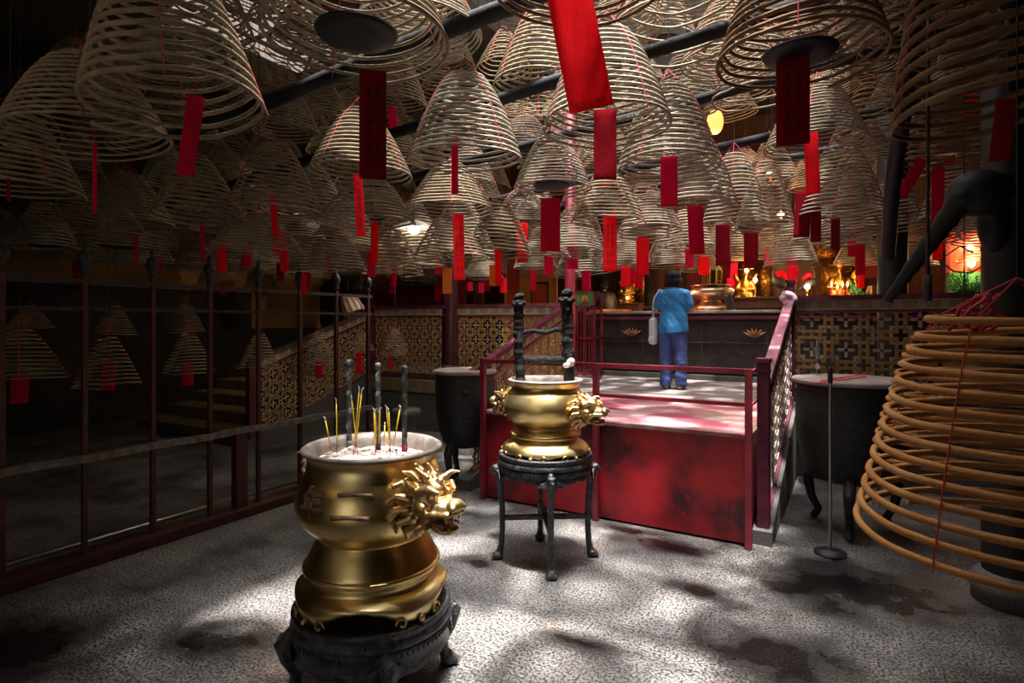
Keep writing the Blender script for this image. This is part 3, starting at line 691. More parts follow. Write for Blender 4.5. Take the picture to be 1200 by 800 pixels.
# =================================================================== carved stands
def stand(label, loc, R, H, az0, body_h, tall):
    t = thing('urn_stand', label, 'stand', loc, 0, 'carved ebony urn stands')
    zt = H
    b = new_bm(); lathe(b, smooth_prof([(R-.05, zt-.075), (R+.004, zt-.07), (R+.010, zt-.05), (R, zt-.028), (R+.006, zt-.012), (R+.004, zt+.002), (R-.016, zt+.006), (R-.024, zt-.008), (R-.05, zt-.012)], 3) + [(0.001, zt-.012)], 72)
    link('top_ring', b, ebony, t, True)
    # apron with a drooping lower edge and gadroon ribs
    z1 = zt - .07; z0 = z1 - body_h
    b = new_bm(); prof = [(R-.005, z1), (R+.008, z1-.012), (R-.004, z1-.03), (R-.006, z0+.02), (R+.002, z0), (R-.02, z0-.004), (R-.03, z1)]
    def fn(j, a, r, z):
        k = abs(math.sin(2*(a - az0)));
        if j in (3, 4, 5): z = z - .030*(1-k)**1.5 + .012*math.sin(8*(a-az0))**2
        return r, z
    lathe(b, prof, 96, fn=fn); link('apron', b, ebony, t, True)
    b = new_bm(); n = 84
    for k in range(n):
        a = 2*PI*k/n; ell(b, ((R+.002)*math.cos(a), (R+.002)*math.sin(a), z1-.024), (.0075, .0075, .018), (.0, .0, 0), 6, 5)
    link('gadroon_band', b, ebony, t, True)
    # legs
    for q in range(4):
        a = az0 + q*PI/2; c, s = math.cos(a), math.sin(a); f = lambda r, z: (r*c, r*s, z)
        b = new_bm()
        if tall: path = [(R-.01, z1-.02, .030), (R+.008, z1-.09, .034), (R-.005, z1-.17, .026), (R-.02, z1-.33, .023), (R-.02, z1-.48, .022), (R-.012, .10, .023), (R, .05, .028)]
        else: path = [(R-.01, z1-.02, .038), (R+.03, z1-.07, .044), (R+.02, z1-.13, .034), (R-.02, z1-.20, .028), (R-.01, .07, .028), (R+.01, .045, .032)]
        for (r0, za, w0), (r1, zb, w1) in zip(path, path[1:]): cap(b, f(r0, za), f(r1, zb), w0, w1)
        ell(b, f(R+.012, .030), (.042, .042, .030))                      # paw
        tx, ty = -s, c
        for k in (-1.2, -.4, .4, 1.2):
            p = Vector(f(R+.046, .020)) + Vector((tx, ty, 0))*.020*k; ell(b, p, (.014, .014, .020))
        # lion mask on the knee
        kn = z1 - (.05 if tall else .05)
        ell(b, f(R+.030, kn), (.034, .034, .036)); ell(b, f(R+.062, kn-.012), (.018, .018, .014))
        for k in (-1, 1):
            p = Vector(f(R+.045, kn+.020)) + Vector((tx, ty, 0))*.020*k; ell(b, p, .012)
            for w in range(3):
                p0 = Vector(f(R+.012, kn-.01-.018*w)) + Vector((tx, ty, 0))*.030*k; p1 = Vector(f(R+.004, kn-.025-.012*w)) + Vector((tx, ty, 0))*(.075+.01*w)*k
                cap(b, p0, p1, .009, .005)
        organic('leg', b, ebony, t, .0055 if not tall else .006, 2)
    if tall:
        for q in range(2):
            a = az0 + q*PI/2; c, s = math.cos(a), math.sin(a); b = new_bm()
            bar(b, ((R-.03)*c, (R-.03)*s, .30), (-(R-.03)*c, -(R-.03)*s, .30), .045, .030, bev=.004); link('stretcher', b, ebony, t)
    return t
stand('low round ebony stand under the large brass urn', (U1.x, U1.y, 0), .362, S1Z, azc + .16, .115, False)
stand('tall four-legged ebony stand under the smaller brass urn', (U2.x, U2.y, 0), .335, S2Z, math.atan2(-U2.y, -U2.x) + .12, .085, True)

# =================================================================== incense sticks in the near urn
def in_urn(px, py): return PZ(px, py, S1Z + .675)
def thick(px, pyb, pyt, label):
    base = in_urn(px, pyb); d = FW.dot(base); top = P(px, pyt, d)
    h = top.z - base.z
    t = thing('thick_incense_stick', label, 'incense stick', base - Vector((0, 0, .02)), 0, 'thick black incense sticks in the near urn')
    b = new_bm(); n = 26
    tube(b, [Vector((.0015*math.sin(i*2.3), .0015*math.cos(i*1.9), .05 + (h-.03)*i/n)) for i in range(n+1)], [.0135*(1+.07*math.sin(i*5.1)) for i in range(n+1)], 10); link('charred_shaft', b, stick_char, t, True)
    b = new_bm(); tube(b, [(0, 0, 0), (0, 0, .055)], .0155, 10); link('foot', b, pink_stick if px > 460 else stick_char, t, True)
thick(409, 524, 421, 'leftmost of the three thick black incense sticks')
thick(443, 525, 425, 'middle of the three thick black incense sticks')
thick(474, 529, 428, 'rightmost of the three thick black incense sticks')
THIN = [(389, 530, 381, 488, 'shortest-leaning yellow stick at the far left of the urn'), (395, 531, 394, 467, 'lone tall yellow stick second from the left in the urn'),
        (414, 532, 421, 454, 'tallest yellow stick crossing its neighbours left of centre'), (416, 528, 424, 456, 'tall yellow stick just right of the tallest one'), (419, 530, 412, 464, 'yellow stick leaning left across the tall pair'),
        (440, 531, 438, 478, 'yellow stick with curled ash left of the middle thick stick'), (441, 527, 439.5, 479, 'yellow stick hard against the middle thick stick'), (444, 527, 445, 478, 'yellow stick right of the middle thick stick'),
        (450, 524, 451, 494, 'short magenta-footed stick between middle and right thick sticks'), (457, 529, 453, 475, 'slightly leaning yellow stick left of the rightmost thick stick'), (458, 527, 455.5, 478, 'yellow stick pressed against the slightly leaning one'), (460, 526, 469, 475, 'yellow stick leaning right toward the rightmost thick stick'),
        (484, 526, 484, 516, 'burnt stub at the right of the ash')]
for (xb, yb, xt, yt, lab) in THIN:
    base = in_urn(xb, yb); d = FW.dot(base); top = P(xt, yt, d); v = top - base; base = base - Vector((0, 0, .01))
    t = thing('incense_stick', lab, 'incense stick', base, 0, 'thin yellow incense sticks in the near urn')
    b = new_bm(); tube(b, [v*0.0, v*.28], .0018, 6); link('foot', b, pink_stick, t, True)
    if v.length > .05:
        b = new_bm(); tube(b, [v*.22, v*.6, v*.95], .0032, 6); link('shaft', b, yellow_stick, t, True)
        b = new_bm(); tube(b, [v*.95, v*1.02, v*1.06 + RT*random.uniform(-.01, .01)], [.0032, .0028, .0018], 6); link('ash_tip', b, white_ash, t, True)
# charred posts and crosspieces in the far urn
t = thing('charred_rack', 'lumpy charred incense rack with two posts and two crosspieces', 'incense rack', (U2.x, U2.y, S2Z + .47))
def rel(px, py, d=4.19): return P(px, py, d) - t.location
def rough_tube(pts, r, amp, name, n=26, seed=0):
    b = new_bm(); P_ = []; R_ = []
    for i in range(n+1):
        f = i/n*(len(pts)-1); j = min(int(f), len(pts)-2); q = Vector(pts[j]).lerp(Vector(pts[j+1]), f-j)
        nz = noise.noise_vector(Vector((i*.5, seed, 1))); P_.append(q + nz*amp*.6); R_.append(r*(1 + .35*noise.noise(Vector((i*.7, seed, 5)))))
    tube(b, P_, R_, 12)
    for k in range(14):
        i = random.randrange(n); q = P_[i]; s = r*random.uniform(.4, .75); ell(b, q + Vector((random.uniform(-1, 1), random.uniform(-1, 1), random.uniform(-1, 1)))*r*.7, s, None, 8, 6)
    return organic(name, b, char, t, .007, 1)
ptL = rough_tube([rel(610, 449), rel(608, 410), rel(608, 375), rel(608, 352)], .036, .012, 'charred_post', seed=3)
ptR = rough_tube([rel(667, 449), rel(666, 410), rel(665, 372), rel(663, 348)], .042, .014, 'charred_post', seed=9)
for (px, py, s, pr_) in ((608, 356, 1, ptL), (664, 352, 1.15, ptR)):
    b = new_bm(); c = rel(px, py); lathe(b, [(.010, -.02), (.052*s, -.014), (.056*s, 0), (.03*s, .012), (.026*s, .03), (.036*s, .045), (.03*s, .07), (.01, .075)], 20, c, cap0=True, cap1=True)
    for k in range(7): ell(b, c + Vector((.045*s*math.cos(k), .045*s*math.sin(k), .01)), .014*s, None, 8, 6)
    ell(b, c + Vector((.01, 0, .06)), (.035*s, .03*s, .024*s))
    organic('candle_cup', b, char, t, .006, 1)
rough_tube([rel(612, 390), rel(625, 388), rel(640, 390), rel(652, 386), rel(662, 388)], .018, .014, 'crosspiece', seed=5)
rough_tube([rel(606, 418), rel(620, 422), rel(640, 421), rel(656, 422), rel(668, 420)], .028, .012, 'crosspiece', seed=7)
b = new_bm(); ell(b, rel(669, 424, 4.14), (.034, .02, .034)); ell(b, rel(664, 428, 4.14), (.03, .02, .02)); organic('wax_drip', b, mat('grey_wax', (.42, .36, .33), .5), t, .007, 1)

# =================================================================== dark cauldrons either side of the platform
def cauldron(label, loc, R, ztop, lid_m):
    t = thing('cauldron', label, 'cauldron', loc, 0, 'black lidded cauldrons beside the platform')
    b = new_bm(); lathe(b, [(.16, .40), (R*.70, .44), (R*.88, .62), (R*.96, .85), (R*.97, ztop-.12), (R*.93, ztop-.08), (R*.97, ztop-.05), (R*.9, ztop-.04)], 48, cap0=True, cap1=True); link('body', b, black_iron, t, True)
    b = new_bm(); lathe(b, [(R*.90, ztop-.045), (R*1.02, ztop-.04), (R*1.04, ztop-.02), (R*1.02, ztop-.004), (R*.96, ztop), (.002, ztop+.004)], 48, cap0=True); link('lid', b, lid_m, t, True)
    for q in range(3):
        a = .5 + q*2*PI/3; c, s = math.cos(a), math.sin(a); b = new_bm()
        pth = [(R*.62, .50, .05), (R*.9, .36, .045), (R*.82, .20, .035), (R*.66, .10, .03), (R*.75, .035, .034)]
        for (r0, za, w0), (r1, zb, w1) in zip(pth, pth[1:]): cap(b, (r0*c, r0*s, za), (r1*c, r1*s, zb), w0, w1)
        organic('leg', b, black_iron, t, .012, 2)
    for k in range(2):
        b = new_bm(); a = 2.2 + k*PI
        for z in (.70, 1.0): ell(b, (R*.97*math.cos(a), R*.97*math.sin(a), z), .03, None, 10, 8)
        link('boss', b, black_iron, t, True)
    return t
lid_grey = mat('dusty_lid', (0.30, 0.24, 0.23), 0.6, var=(0.42, 0.33, 0.31), vscale=8, bump=.3)
c = P(545, 500, 6.15); cauldron('black cauldron with grey lid left of the red platform', (c.x, c.y, 0), .33, 1.22, lid_grey)
c = P(997, 500, 4.75); cauldron('black cauldron with grey lid behind the foreground coil', (c.x, c.y, 0), .43, 1.26, lid_grey)
cc = Vector((c.x, c.y, 1.27))
for (x0, y0, x1, y1, lab) in ((950, 450, 1015, 441, 'thin red incense stick lying nearest on the right cauldron lid'), (962, 446, 1020, 437, 'thin red incense stick lying farther back on the right cauldron lid')):
    b = new_bm(); p0 = PZ(x0, y0, 1.269); p1 = PZ(x1, y1, 1.269); tube(b, [p0, p1], .0045, 6); o = link('fallen_incense_stick', b, paper_red, None, True); tag(o, lab, 'incense stick')
b = new_bm(); q = PZ(958, 438, 1.27)
t = thing('oil_lamp', 'small glass oil lamp standing on the right cauldron lid', 'lamp', q)
lathe(b, [(.03, 0), (.035, .01), (.012, .03), (.012, .05), (.028, .07), (.03, .10), (.02, .13)], 16, cap0=True); link('lamp_body', b, steel, t, True)
b = new_bm(); lathe(b, [(.018, .13), (.02, .18), (.013, .24), (.012, .30)], 16); link('chimney', b, mat('lamp_glass', (.6, .65, .6), .15, trans=.7), t, True)
t = thing('barrier_pole', 'thin steel pole with black cap before the right cauldron', 'pole', (*P(973, 500, 4.25).xy, 0))
b = new_bm(); lathe(b, [(.011, .02), (.011, 1.28)], 12); link('shaft', b, steel, t, True)
b = new_bm(); lathe(b, [(.016, 1.27), (.017, 1.38), (.012, 1.39)], 12, cap1=True, cap0=True); link('cap', b, black_iron, t, True)
b = new_bm(); lathe(b, [(.11, 0), (.11, .02), (.02, .035)], 24, cap0=True, cap1=True); link('base', b, black_iron, t, True)

# =================================================================== altar counter
t = thing('altar_counter', 'long black altar counter with plum edge before the worshipper', 'counter', (-3.8, 8.87, PLAT_Z))
CX1 = 4.6
k = new_bm(); box(k, 0, CX1, 0, .75, .10, .98); link('body', k, black_wood, t)
k = new_bm(); box(k, -.06, CX1 + .06, -.06, .80, 1.00, 1.045, bev=.008); link('top_board', k, mat('worn_counter_top', (.24, .20, .17), .4, var=(.34, .28, .24), vscale=5), t)
k = new_bm(); box(k, -.05, CX1 + .05, -.05, .76, .90, .96, bev=.02); link('plum_moulding', k, purple_paint, t)
k = new_bm(); box(k, -.04, CX1 + .04, -.05, .76, 0, .08, bev=.01); link('plinth', k, stone, t)
for z in (.86, .55, .12):
    k = new_bm(); box(k, .02, CX1 - .02, -.022, 0, z, z + .022, bev=.004); link('moulding', k, black_wood, t)
for i in range(6):
    k = new_bm(); x = .02 + i*(CX1 - .06)/5; box(k, x, x + .03, -.02, 0, .12, .86, bev=.004); link('stile', k, black_wood, t)
leaf_m = mat('faded_gilt_carving', (.30, .13, .045), .5, var=(.18, .07, .03), vscale=20)
for cx in (PYp(884, 384, 8.86).x + 3.8, .75):
    k = new_bm()
    for q in range(6):
        a = -.9 + q*.36; p0 = Vector((cx, -.02, .64)); p1 = p0 + Vector((math.sin(a)*.20, -.006, .16*math.cos(a)*.9)); tube(k, [p0, p0.lerp(p1, .5), p1], [.006, .022, .004], 8)
    link('leaf_carving', k, leaf_m, t, True)

# -- things on the counter
CZ = PLAT_Z + 1.045
c = PYp(833, 360, 9.25)
t = thing('bronze_censer', 'wide bronze censer on the altar counter right of the worshipper', 'censer', (c.x, 9.25, CZ))
k = new_bm(); lathe(k, smooth_prof([(.27, 0), (.29, .02), (.26, .07), (.17, .12), (.15, .16), (.20, .19), (.31, .24), (.345, .30), (.31, .345), (.26, .36), (.275, .38), (.31, .39)], 4), 64, cap0=True); link('bowl', k, bronze, t, True)
k = new_bm(); lathe(k, [(.31, .388), (.315, .395), (.29, .400), (.27, .37), (.001, .375)], 48); link('rim', k, bronze, t, True)
for q in range(12):
    a = q*PI/6; k = new_bm(); ell(k, (.275*math.cos(a), .275*math.sin(a), .372), .015, None, 8, 6); link('rim_stud', k, bronze, t, True)
for q in range(9):
    a = q*2.4; b0 = Vector((c.x + .14*math.cos(a)*(.5+q*.08), 9.25 + .1*math.sin(a), CZ + .37)); k = new_bm(); tube(k, [b0, b0 + Vector((.01*math.cos(a), 0, .28 + .02*(q % 3)))], .004, 6)
    o = link('incense_stick', k, yellow_stick, None, True); tag(o, 'tiny incense stick standing in the bronze censer on the altar counter', 'incense stick', 'sticks in the bronze censer')
c = PYp(714, 360, 9.1)
k = new_bm(); box(k, c.x - .28, c.x + .30, 8.92, 9.35, CZ, CZ + .035, bev=.006); o = link('wooden_tray', k, door_orange, None); tag(o, 'flat orange-brown wooden tray on the counter left of the worshipper', 'tray')
c = PYp(735, 350, 9.45)
k = new_bm(); box(k, c.x - .16, c.x + .22, 9.40, 9.62, CZ, CZ + .13, bev=.006); box(k, c.x - .18, c.x + .24, 9.38, 9.64, CZ + .13, CZ + .15, bev=.004); o = link('wooden_box', k, wall_back, None); tag(o, 'brown wooden box on the counter under the gilt figure', 'box')
c = PYp(888, 352, 9.5)
t = thing('wooden_bench', 'long brown plank bench on the counter right of the bronze censer', 'bench', (c.x, 9.5, CZ))
k = new_bm(); box(k, -.42, .45, -.15, .15, .18, .21, bev=.005); link('plank', k, wall_back, t)
for sx in (-.38, .38):
    k = new_bm(); box(k, sx, sx + .04, -.13, .13, 0, .18); link('leg', k, wall_back, t)
k = new_bm(); box(k, -.38, .42, -.12, -.10, .04, .18); link('apron', k, wall_back, t)
# black coat-like drape at the end of the censer
c = PYp(852, 350, 9.0)
b = new_bm(); cap(b, (c.x - .02, 9.0, CZ + .20), (c.x + .04, 9.0, CZ + .03), .035, .05); cap(b, (c.x + .03, 9.0, CZ + .22), (c.x + .09, 9.0, CZ + .04), .03, .03)
o = organic('black_bag', b, shoe_m, None, .012, 2); tag(o, 'crumpled black bag leaning on the censer at its right', 'bag')

# -- altar table farther back with figures, candles and lamps
AZ = 2.02
t = thing('altar_table', 'long brown offering table in the back of the hall behind the counter', 'table', (-3.6, 10.0, PLAT_Z))
k = new_bm(); box(k, 0, 7.2, 0, .97, AZ - PLAT_Z - .06, AZ - PLAT_Z, bev=.01); link('tabletop', k, wall_back, t)
k = new_bm(); box(k, .03, 7.17, .03, .06, .2, AZ - PLAT_Z - .06); link('front_board', k, soot_black, t)
for x in (.05, 2.4, 4.7, 7.05):
    k = new_bm(); box(k, x, x + .1, .05, .15, 0, AZ - PLAT_Z - .06); link('leg', k, wall_back, t)
# panelled wood screen behind
b = new_bm()
for i in range(26): box(b, -4.4 + i*.32, -4.4 + i*.32 + .305, 11.0, 11.04, PLAT_Z, 4.2, bev=.004)
t = thing('panelled_screen', 'brown panelled wooden screen behind the altar figures', 'screen', (0, 0, 0)); link('boards', b, wall_back, t)
for z in (1.9, 2.75, 3.4): k = new_bm(); box(k, -4.4, 3.9, 10.97, 11.0, z, z + .07, bev=.006); link('cross_rail', k, black_wood, t)
def panel(px0, py0, px1, py1, y, m, frame_m, label, name='painted_panel', cat='panel', detail=None, f=.03, ground=False):
    a = PYp(px0, py1, y); c = PYp(px1, py0, y); a.z = PLAT_Z if ground else a.z; w = c.x - a.x; h = c.z - a.z
    h = abs(h); t = thing(name, label, cat, (a.x, y, a.z))
    k = new_bm(); box(k, f*.6, w - f*.6, .0, .02, f*.6, h - f*.6); link('panel_face', k, m, t)
    k = new_bm()
    for q in ((0, w, 0, f), (0, w, h - f, h), (0, f, f, h - f), (w - f, w, f, h - f)): box(k, q[0], q[1], -.02, .02, q[2], q[3], bev=.003)
    link('frame', k, frame_m, t)
    if detail: detail(t, w, h)
    return t
def inset(m1, m2, lo=.58, hi=.74):
    def fn(t, w, h):
        k = new_bm(); box(k, w*.30, w*.72, -.015, 0, h*lo, h*hi, bev=.003); link('inset_panel', k, m1, t)
        k = new_bm()
        for q in ((w*.26, w*.76, h*(lo-.02), h*lo), (w*.26, w*.76, h*hi, h*(hi+.02)), (w*.26, w*.30, h*lo, h*hi), (w*.72, w*.76, h*lo, h*hi)): box(k, q[0], q[1], -.02, 0, q[2], q[3])
        link('inset_frame', k, m2, t)
    return fn
panel(612, 296, 653, 359, 9.0, door_orange, door_orange, 'glowing orange door leaf with red inset left of the slim red column', 'door_leaf', 'door', inset(door_red, black_wood), .04, True)
panel(592, 300, 611, 359, 9.1, door_red, door_orange, 'narrow red door leaf with orange frame beside the glowing orange leaf', 'door_leaf', 'door', None, .04, True)
panel(536, 325, 546, 360, 9.3, door_red, leaf_m, 'narrow red panel beside the plum brown column', 'door_leaf', 'door', None, .02, True)
panel(556, 326, 566, 360, 9.3, wall_back, leaf_m, 'narrow brown lattice panel between two dark gaps left of the orange doors', 'door_leaf', 'door', None, .02, True)
panel(1012, 300, 1033, 327, 10.965, door_red, leaf_m, 'small framed orange-red plaque on the wall at the right end of the altar', 'framed_plaque', 'plaque', None, .02)
def writing(t, w, h):
    k = new_bm(); rnd = random.Random(5)
    for i in range(3):
        for j in range(6):
            cx = w*(.25 + .25*i); cz = h*(.15 + .13*j)
            for q in range(3): box(k, cx - .02, cx + .02, -.006, 0, cz + q*.012, cz + q*.012 + .004)
            box(k, cx - .002, cx + .002, -.006, 0, cz - .004, cz + .034)
    link('writing', k, gold, t)
panel(980, 288, 1008, 332, 10.85, door_red, green_p, 'red banner board with gold writing and green border behind the gilt shrine', 'banner_board', 'board', writing, .03)
panel(1108, 268, 1160, 440, 9.6, door_red, wall_red, 'brightly lit red shrine panel with green painting seen at the far right', 'shrine_panel', 'panel', writing, .05, True)
# shrine green foliage painting + glowing lamps at far right
def bulb(px, py, y, r, m, label, power=0, color=(1, .6, .28), name='glow_bulb'):
    c = PYp(px, py, y); t = thing(name, label, 'lamp', c)
    k = new_bm(); ell(k, (0, 0, 0), r, None, 12, 8); link('bulb', k, m, t, True)
    k = new_bm(); lathe(k, [(r*.4, -r*2.2), (r*.5, -r*1.2), (r*.45, -r*.8)], 10, cap0=True, cap1=True)
    base_z = AZ if 10.0 < y < 10.9 else (CZ if 8.9 < y < 9.2 and py > 300 else None)
    if base_z is not None: lathe(k, [(.05, base_z - c.z), (.05, base_z - c.z + .012), (.008, base_z - c.z + .02), (.008, -r*2)], 12, cap0=True)
    if y == 9.56: tube(k, [(0, 0, -r*1.5), (0, .05, -r*1.5)], .01, 6)
    link('socket', k, leaf_m, t, True)
    if (py < 260): k = new_bm(); tube(k, [(0, 0, -r*.5), (0, 0, ZC - c.z)], .004, 5); link('cord', k, black_iron, t, True)
    if power: point('bulb_light', c + Vector((0, -.12, .03)), power, color, .05)
    return t
bulb(1137, 290, 9.56, .040, bulb_w, 'upper of the two lamps on the far right shrine panel', 12)
bulb(1138, 309, 9.56, .045, bulb_w, 'lower of the two lamps on the far right shrine panel', 12)
bulb(875, 317, 10.06, .032, bulb_w, 'upper lamp among gilt carvings right of the censer', 12)
bulb(885, 328, 10.05, .036, bulb_w, 'lower lamp among gilt carvings right of the censer', 12)
bulb(946, 336, 10.05, .042, bulb_w, 'bright lamp at the feet of the dark crane figures', 16)
bulb(915, 251, 9.2, .045, bulb_w, 'orange lamp hanging high among coils left of the dark slips', 16)
bulb(903, 204, 8.2, .05, bulb_w, 'orange lamp hidden high between the coils right of centre', 14)
bulb(356, 247, 6.6, .035, bulb_w, 'yellow lamp glowing between the coils on the left', 26, (1, .7, .35))
bulb(275, 206, 7.4, .03, bulb_w, 'small reddish lamp among the left coils', 20, (1, .35, .2))
bulb(735, 349, 10.04, .022, bulb_w, 'tiny lamp beneath the small gilt figure left of the worshipper', 4)
bulb(807, 346, 9.05, .02, flame, 'small red oil flame beside the bronze censer', 6, (1, .3, .15))
# round paper lantern glowing orange, and white shaded lamp on the left
c = P(838, 143, 6.4)
t = thing('orange_lantern', 'glowing orange oval lantern high behind the third and fourth poles', 'lantern', c)
k = new_bm(); lathe(k, smooth_prof([(.03, -.13), (.07, -.09), (.09, 0), (.07, .09), (.03, .13)], 4), 20, cap0=True, cap1=True); link('shade', k, mat('lantern_orange', (.9, .3, .08), .5, emit=(1, .33, .08), estr=2.2), t, True)
k = new_bm(); lathe(k, [(.035, .125), (.035, .15)], 12, cap0=True, cap1=True); tube(k, [(0, 0, .15), (0, 0, .8)], .004, 6); link('cap', k, black_iron, t, True)
point('lantern_light', c - Vector((0, 0, .2)), 10, (1, .45, .2))
c = P(485, 268, 6.6)
t = thing('shaded_lamp', 'white shaded electric lamp glowing behind the left coils', 'lamp', c)
k = new_bm(); lathe(k, [(.03, .10), (.08, .09), (.26, .0), (.262, -.008), (.08, .07), (.03, .08)], 32); link('lamp_shade', k, mat('enamel_shade', (.6, .6, .5), .3), t, True)
k = new_bm(); ell(k, (0, 0, .0), (.07, .07, .06)); link('bulb', k, bulb_white, t, True)
k = new_bm(); tube(k, [(0, 0, .1), (0, 0, 1.0)], .006, 6); link('cord', k, black_iron, t, True)
point('lamp_light', c - Vector((0, 0, .12)), 28, (1, .9, .7))
# candles
for i, (px, py) in enumerate(((974, 346), (981, 347), (987, 345), (993, 345))):
    c = PYp(px, py, 9.9); h = .13; lab = ['leftmost', 'second', 'third', 'rightmost'][i] + ' of the four red altar candles'
    z = AZ; c.z = z
    t = thing('red_candle', lab, 'candle', (c.x, 10.05, z), 0, 'red altar candles')
    top = PYp(px, 334 + (3 if i == 1 else 0), 10.05).z - z
    k = new_bm(); lathe(k, [(.03, 0), (.03, .02), (.012, .03), (.014, top - .03)], 12, cap0=True, cap1=True); link('wax', k, candle_red, t, True)
    k = new_bm(); lathe(k, [(.002, top - .03), (.013, top), (.009, top + .03), (.001, top + .06)], 10); link('flame', k, flame, t, True)
point('candle_light', PYp(983, 330, 9.8), 9, (1, .45, .2))
# darker lacquer shrines, banners and cabinets filling the altar back
panel(803, 296, 832, 342, 10.9, wall_red, maroon_paint, 'dark red lacquer shrine front behind the bronze censer', 'shrine_panel', 'panel', None, .04, True)
panel(752, 300, 768, 348, 10.9, black_wood, maroon_paint, 'narrow dark cabinet left of the worshipper head', 'wooden_cabinet', 'cabinet', None, .03, True)

# gilt figures
def deity(px, py0, py1, y, m, label, seed=0, wide=1.0, zb=None):
    a = PYp(px, py1, y); a.z = AZ; h = PYp(px, py0, y).z - a.z
    t = thing('gilt_figure', label, 'figure', a); s = h
    b = new_bm(); W_ = wide
    ell(b, (0, 0, .06*s), (.24*s*W_, .16*s, .07*s)); ell(b, (0, 0, .22*s), (.20*s*W_, .13*s, .17*s)); ell(b, (0, .0, .45*s), (.13*s*W_, .10*s, .17*s))
    for sg in (-1, 1):
        cap(b, (.12*s*sg*W_, 0, .52*s), (.20*s*sg*W_, -.05*s, .36*s), .05*s, .045*s); cap(b, (.20*s*sg*W_, -.05*s, .36*s), (.05*s*sg, -.13*s, .34*s), .045*s, .03*s); ell(b, (.17*s*sg*W_, -.04*s, .16*s), (.07*s, .12*s, .05*s))
        ell(b, (.20*s*sg*W_, .02*s, .62*s), (.05*s, .03*s, .12*s), (0, sg*.4, 0))
    organic('robe', b, m, t, .016*s, 2)
    b = new_bm(); ell(b, (0, -.01*s, .70*s), (.075*s, .075*s, .09*s)); ell(b, (0, -.085*s, .69*s), (.015*s, .02*s, .02*s)); cap(b, (0, 0, .6*s), (0, 0, .66*s), .045*s, .04*s); cap(b, (0, -.06*s, .62*s), (0, -.08*s, .52*s), .03*s, .01*s); organic('head', b, gold, t, .012*s, 1)
    b = new_bm(); lathe(b, [(.085*s, .76*s), (.10*s, .80*s), (.07*s, .86*s), (.09*s, .90*s), (.02*s, 1.0*s)], 14, cap0=True)
    for sg in (-1, 1): cap(b, (0, 0, .80*s), (.17*s*sg, 0, .83*s), .015*s, .01*s)
    link('crown', b, gold, t, True); return t
deity(735, 316, 351, 10.3, gold, 'small gilt figure on the altar between dark figure and worshipper', 1)
deity(874, 306, 347, 10.3, gold, 'gilt seated figure right of the bronze censer under the lamps', 2)
deity(985, 300, 348, 10.45, gold, 'large gilt crowned figure behind the four red candles', 3, 1.25)
deity(702, 336, 358, 10.2, gold, 'tiny gilt figure beside the red slatted cabinet', 4, 1.2)
deity(1003, 318, 349, 10.25, green_p, 'green-robed figure right of the four red candles', 5, .7)
# gilt carved shrine arch
def scroll_cluster(px, py0, px1, py1, y, m, label, n, name='gilt_carving', seed=1):
    rnd = random.Random(seed); a = PYp(px, py1, y); c = PYp(px1, py0, y); a.z = AZ if py1 > 340 else a.z; t0 = Vector(((a.x + c.x)/2, y, a.z)); w = (c.x - a.x)/2; h = c.z - a.z; b = new_bm()
    for i in range(n):
        q = Vector((rnd.uniform(-w, w), rnd.uniform(-.05, .05), rnd.uniform(.02, h))); pts = []; r0 = rnd.uniform(.02, .05); ph = rnd.random()*6
        for j in range(9): pts.append(q + Vector((r0*(1-j/11)*math.cos(ph + j*.7), .01*j, r0*(1-j/11)*math.sin(ph + j*.7))))
        tube(b, pts, [.010*(1-j/12) for j in range(9)], 6)
    box(b, -w, w, .05, .08, 0, h)
    o = link(name, b, m, None, True, loc=t0); tag(o, label, 'carving'); return o
scroll_cluster(962, 296, 1004, 345, 10.75, gold, 'dense gilt scroll carving behind the crowned figure', 90, seed=2)
scroll_cluster(958, 287, 980, 302, 10.6, gold, 'gilt canopy ornament above the scroll carving', 30, seed=3)
scroll_cluster(728, 300, 748, 348, 10.75, gold, 'tall gilt carving behind the small figure left of the worshipper', 50, seed=4)
scroll_cluster(866, 300, 884, 347, 10.7, gold, 'gilt carving beside the two lamps right of the censer', 40, seed=6)
scroll_cluster(746, 306, 754, 346, 10.7, gold, 'narrow gilt carving beside the dark cabinet', 24, seed=8)
scroll_cluster(842, 300, 864, 330, 10.8, gold, 'gilt carving above the right side of the censer', 40, seed=9)
scroll_cluster(886, 296, 902, 345, 10.8, gold, 'gilt carving right of the twin lamps', 36, seed=10)
scroll_cluster(712, 296, 726, 320, 10.8, gold, 'gilt carving above the dark-clad person', 26, seed=11)
scroll_cluster(1110, 318, 1158, 352, 9.5, green_p, 'green foliage carving low on the far right shrine panel', 60, seed=7)
